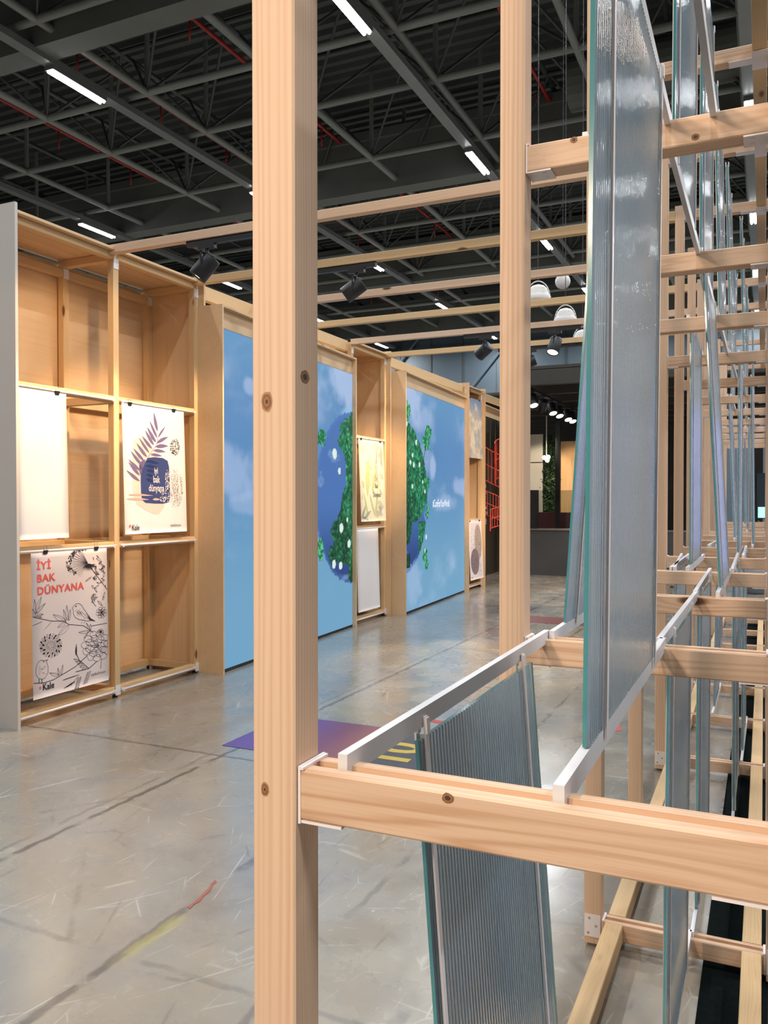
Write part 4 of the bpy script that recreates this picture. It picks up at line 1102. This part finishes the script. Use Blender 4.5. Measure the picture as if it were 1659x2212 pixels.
# ------------------------------------------------------------------ far end of the aisle
GREYC = simple('grey_counter', (.05, .054, .058), .55, var=.35, scale=2.5)
MAR = simple('maroon_fabric', (.10, .022, .026), .7); STONE = simple('pale_stone', (.62, .57, .48), .5, var=.15, scale=2)
WOODP = wood('veneer', (.75, .50, .27, 1), (.55, .31, .13, 1), (.3, .15, .06, 1), ring=3, contrast=.5, knots=.3)
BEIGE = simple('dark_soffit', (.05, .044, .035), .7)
Yc = 16.3
def xat(u, Y):
    t = (u-829.5)/1790; return Y*(t-.4584)*.909/(.909+t*.4167)
c = empty('counter', (-3.2, Yc, 0), label='long dark grey stone counter across the end of the aisle', cat='counter')
obj('counter_body', MB().box(-1.12, 2.4, 0, .5, 0, .90).mesh('counter_body', [GREYC]), None, c)
obj('counter_top', MB().box(-1.14, 2.42, -.02, .52, .90, .925).mesh('counter_top', [simple('counter_top_stone', (.17, .16, .145), .4)]), None, c)
tag(obj('display_box', MB().box(xat(1132, Yc+.1), xat(1157, Yc+.1), Yc+.1, Yc+.35, .926, 1.70).mesh('display_box', [BLACK])), 'tall black box standing on the grey counter behind the second tall post', 'box')
gp = empty('glass_screen', (xat(1157, Yc+.45)+.02, Yc+.45, .926), label='clear glass guard standing on the grey counter', cat='glass guard')
CLEAR, N_, Lk, P_ = mat('clear_glass'); P_.inputs['Transmission Weight'].default_value = 1; P_.inputs['Roughness'].default_value = .02; P_.inputs['Base Color'].default_value = (.8, .85, .8, 1); P_.inputs['IOR'].default_value = 1.15
obj('pane', MB().box(0, 3.0, -.005, .005, 0, .77).mesh('pane', [CLEAR]), None, gp)
tag(obj('podium', MB().box(-8, -1.4, Yc+.6, Yc+5.9, 0, .62).mesh('podium', [simple('podium_floor', (.30, .29, .27), .4)])), 'low raised podium floor behind the grey counter', 'podium')
xb_ = xat(1157, Yc+2.2)
b = empty('bench', (xb_, Yc+2.2, .62), label='maroon upholstered bench on thin black legs behind the glass guard', cat='bench')
obj('seat', MB().box(0, .75, -.3, .3, .20, .60).mesh('seat', [MAR]), None, b)
for sx in (.25, .31, .42, .48):
    obj('leg', MB().tube((sx, 0, 0), (sx, 0, .20), .012, 6).mesh('leg', [BLACK]), None, b)
Ys = Yc+2.9
sp_ = empty('stone_panel', (xat(1130, Ys), Ys, .62), label='tall pale stone panel standing beyond the second tall post', cat='display panel')
wd = xat(1172, Ys)-xat(1130, Ys)
for (za, zb) in ((0, .31), (.33, 1.75), (1.77, 2.42)):
    obj('slab', MB().box(0, wd, 0, .05, za, zb).mesh('slab', [STONE]), None, sp_)
wp = empty('veneer_panel', (xat(1209, Ys+.2), Ys+.2, .62), label='tall warm wood-veneer panel beside the leaning blue glass', cat='display panel')
obj('board', MB().box(0, 2.25, -.025, .025, 0, .9).mesh('board', [WOODP]), None, wp, (0.9, 0, 0), (0, -pi/2, 0))
GREENS = [simple('leaf_green', (.02, .07, .018), .5), simple('leaf_dark', (.008, .03, .012), .5), simple('leaf_light', (.05, .12, .03), .5)]
def bush(name, loc, rx, rz, n, label, planter=None, lsz=.07):
    e = empty(name, loc); tag(e, label, 'plant')
    rg = random.Random(int(abs(loc[0])*100)); st_ = MB(); ms = [MB(), MB(), MB()]
    for i in range(14):
        t = rg.uniform(0, 6.28); st_.path([(0, 0, 0), (rx*.3*cos(t), rx*.3*sin(t), rz*.5), (rx*.8*cos(t), rx*.8*sin(t), rz*rg.uniform(.7, 1))], .008, 5)
    for i in range(n):
        t = rg.uniform(0, 6.28); ph = rg.uniform(0, 1); r_ = rx*rg.uniform(.2, 1)*math.sqrt(max(.1, 1-(2*ph-1)**2)); p = Vector((r_*cos(t), r_*sin(t), ph*rz))
        d = Vector((rg.uniform(-1, 1), rg.uniform(-1, 1), rg.uniform(-.6, .9))).normalized()*lsz; sd = d.orthogonal().normalized()*lsz*.3; up = d.cross(sd).normalized()*lsz*.08
        ms[i % 3].add([p, p+d*.5+sd-up, p+d, p+d*.5-sd-up, p+d*.5+up], [(0, 1, 4), (1, 2, 4), (2, 3, 4), (3, 0, 4)])
    obj('stem', st_.mesh('stem', [GREENS[1]]), None, e)
    for i, m_ in enumerate(ms): obj('foliage', m_.mesh('foliage', [GREENS[i]]), None, e)['kind'] = 'stuff'
    if planter:
        obj('planter', MB().lathe([(0, -planter), (rx*.6, -planter), (rx*.72, 0), (rx*.66, 0), (rx*.62, -.03), (0, -.03)], 20).mesh('planter', [simple('grey_planter', (.30, .32, .36), .6)], True), None, e)
    return e
bush('tall_plant', (xat(1188, Ys+.1), Ys+.1, 1.0), .21, 2.0, 1500, 'tall dark green leafy plant between the stone and veneer panels', .375)
cn = empty('canopy', (-3.0, 13.7, 0), label='dark beamed canopy over the stand at the end of the aisle', cat='canopy')
for i in range(8):
    xl = -1.0 if i < 3 else -5
    obj('canopy_beam', MB().box(xl, 3.5, i*1.25, i*1.25+.14, 3.43, 3.68).mesh('canopy_beam', [BEIGE]), None, cn)
obj('canopy_roof', MB().box(-1.0, 3.5, 0, 3.0, 3.69, 3.74).box(-5, 3.5, 3.0, 9.2, 3.69, 3.74).mesh('canopy_roof', [BEIGE]), None, cn)
for u_, Y_ in ((1204, 18.0), (1270, 18.0)):
    x = xat(u_, Y_)+3.0
    obj('canopy_post', MB().box(x-.05, x+.05, Y_-13.7, Y_-13.6, .62, 3.43).mesh('canopy_post', [BLACK]), None, cn)
obj('back_wall', MB().box(-5, 2.0, 8.9, 9.0, 0, 3.68).mesh('back_wall', [BEIGE]), None, cn)
tag(obj('light_track', MB().box(-3.66, -3.625, 13.8, 18.0, 3.385, 3.43).mesh('light_track', [BLACK])), 'long black track with a row of lit spotlights under the far canopy', 'light track')
for i, (u, v, s_) in enumerate(((1150, 873, 14.3), (1172, 872, 15.0), (1190, 884, 15.6), (1206, 894, 16.1), (1223, 897, 16.8), (1232, 899, 17.2))):
    q = at(u, v, s_)
    spotlamp(-3.64, q[1], 3.385, (-2.4 if i != 1 else -5, q[1]-(1.6 if i != 1 else -2), 0), f'{["first","second","third","fourth","fifth","last"][i]} spotlight of the row under the far canopy, counted from the left', 60, 70, NEUT, 1.25, 'row of spotlights under the far canopy')
spot_light((-4.3, 16.9, 3.3), (-4.75, 19.2, 1.9), 190, (1, .82, .6), 40)
spot_light((-3.3, 16.9, 3.3), (-3.8, 19.4, 1.7), 220, (1, .72, .42), 45)
spot_light((-3.3, 14.5, 3.5), (-3.6, 14.8, 0), 120, NEUT, 70)
pl_ = empty('pendant_lamp', (xat(1180, Ys-.4), Ys-.4, 2.47), label='small white pendant cluster hanging beside the stone panel', cat='pendant lamp')
obj('rod', MB().tube((0, 0, .05), (0, 0, .95), .012, 8).mesh('rod', [WHITE]), None, pl_)
bm_ = bmesh.new(); bmesh.ops.create_uvsphere(bm_, u_segments=12, v_segments=8, radius=.05); bme2 = bpy.data.meshes.new('bulb'); bm_.to_mesh(bme2); bm_.free(); bme2.materials.append(LENS_ON)
for q in ((-.05, 0, 0), (.04, 0, .01), (.02, 0, -.06)): obj('bulb', bme2, None, pl_, q)

# stands seen through the far end of the frame
tag(obj('partition', MB().box(-.35, 3.0, 18.4, 18.5, 0, 3.1).mesh('partition', [simple('grey_partition', (.36, .40, .44), .6)])), 'pale grey partition wall beyond the far end of the frame', 'partition')
tag(obj('partition', MB().box(-1.15, -.7, 17.6, 17.8, .93, 2.9).mesh('partition', [BLACK])), 'black column-like partition beyond the far end of the frame', 'partition')
tag(obj('partition', MB().box(-.20, -.02, 17.4, 17.6, 0, 2.9).mesh('partition', [BLACK])), 'narrow black upright panel in front of the pale grey partition', 'partition')
tv = empty('display_screen', (.0, 16.9, 1.15), label='small glowing turquoise screen seen through the end of the frame', cat='screen')
obj('screen_case', MB().box(-.12, .35, 0, .04, .0, .85).mesh('screen_case', [simple('navy_panel', (.02, .04, .055), .5)]), None, tv)
obj('screen', MB().box(-.10, .10, -.004, 0, .02, .22).mesh('screen', [emit('turquoise_glow', (.3, .9, .8, 1), 1.0)]), None, tv)
bush('potted_plant', (-.12, 14.6, .55), .26, .6, 700, 'bushy green plant in a pale planter beyond the end of the frame', .54, .06)
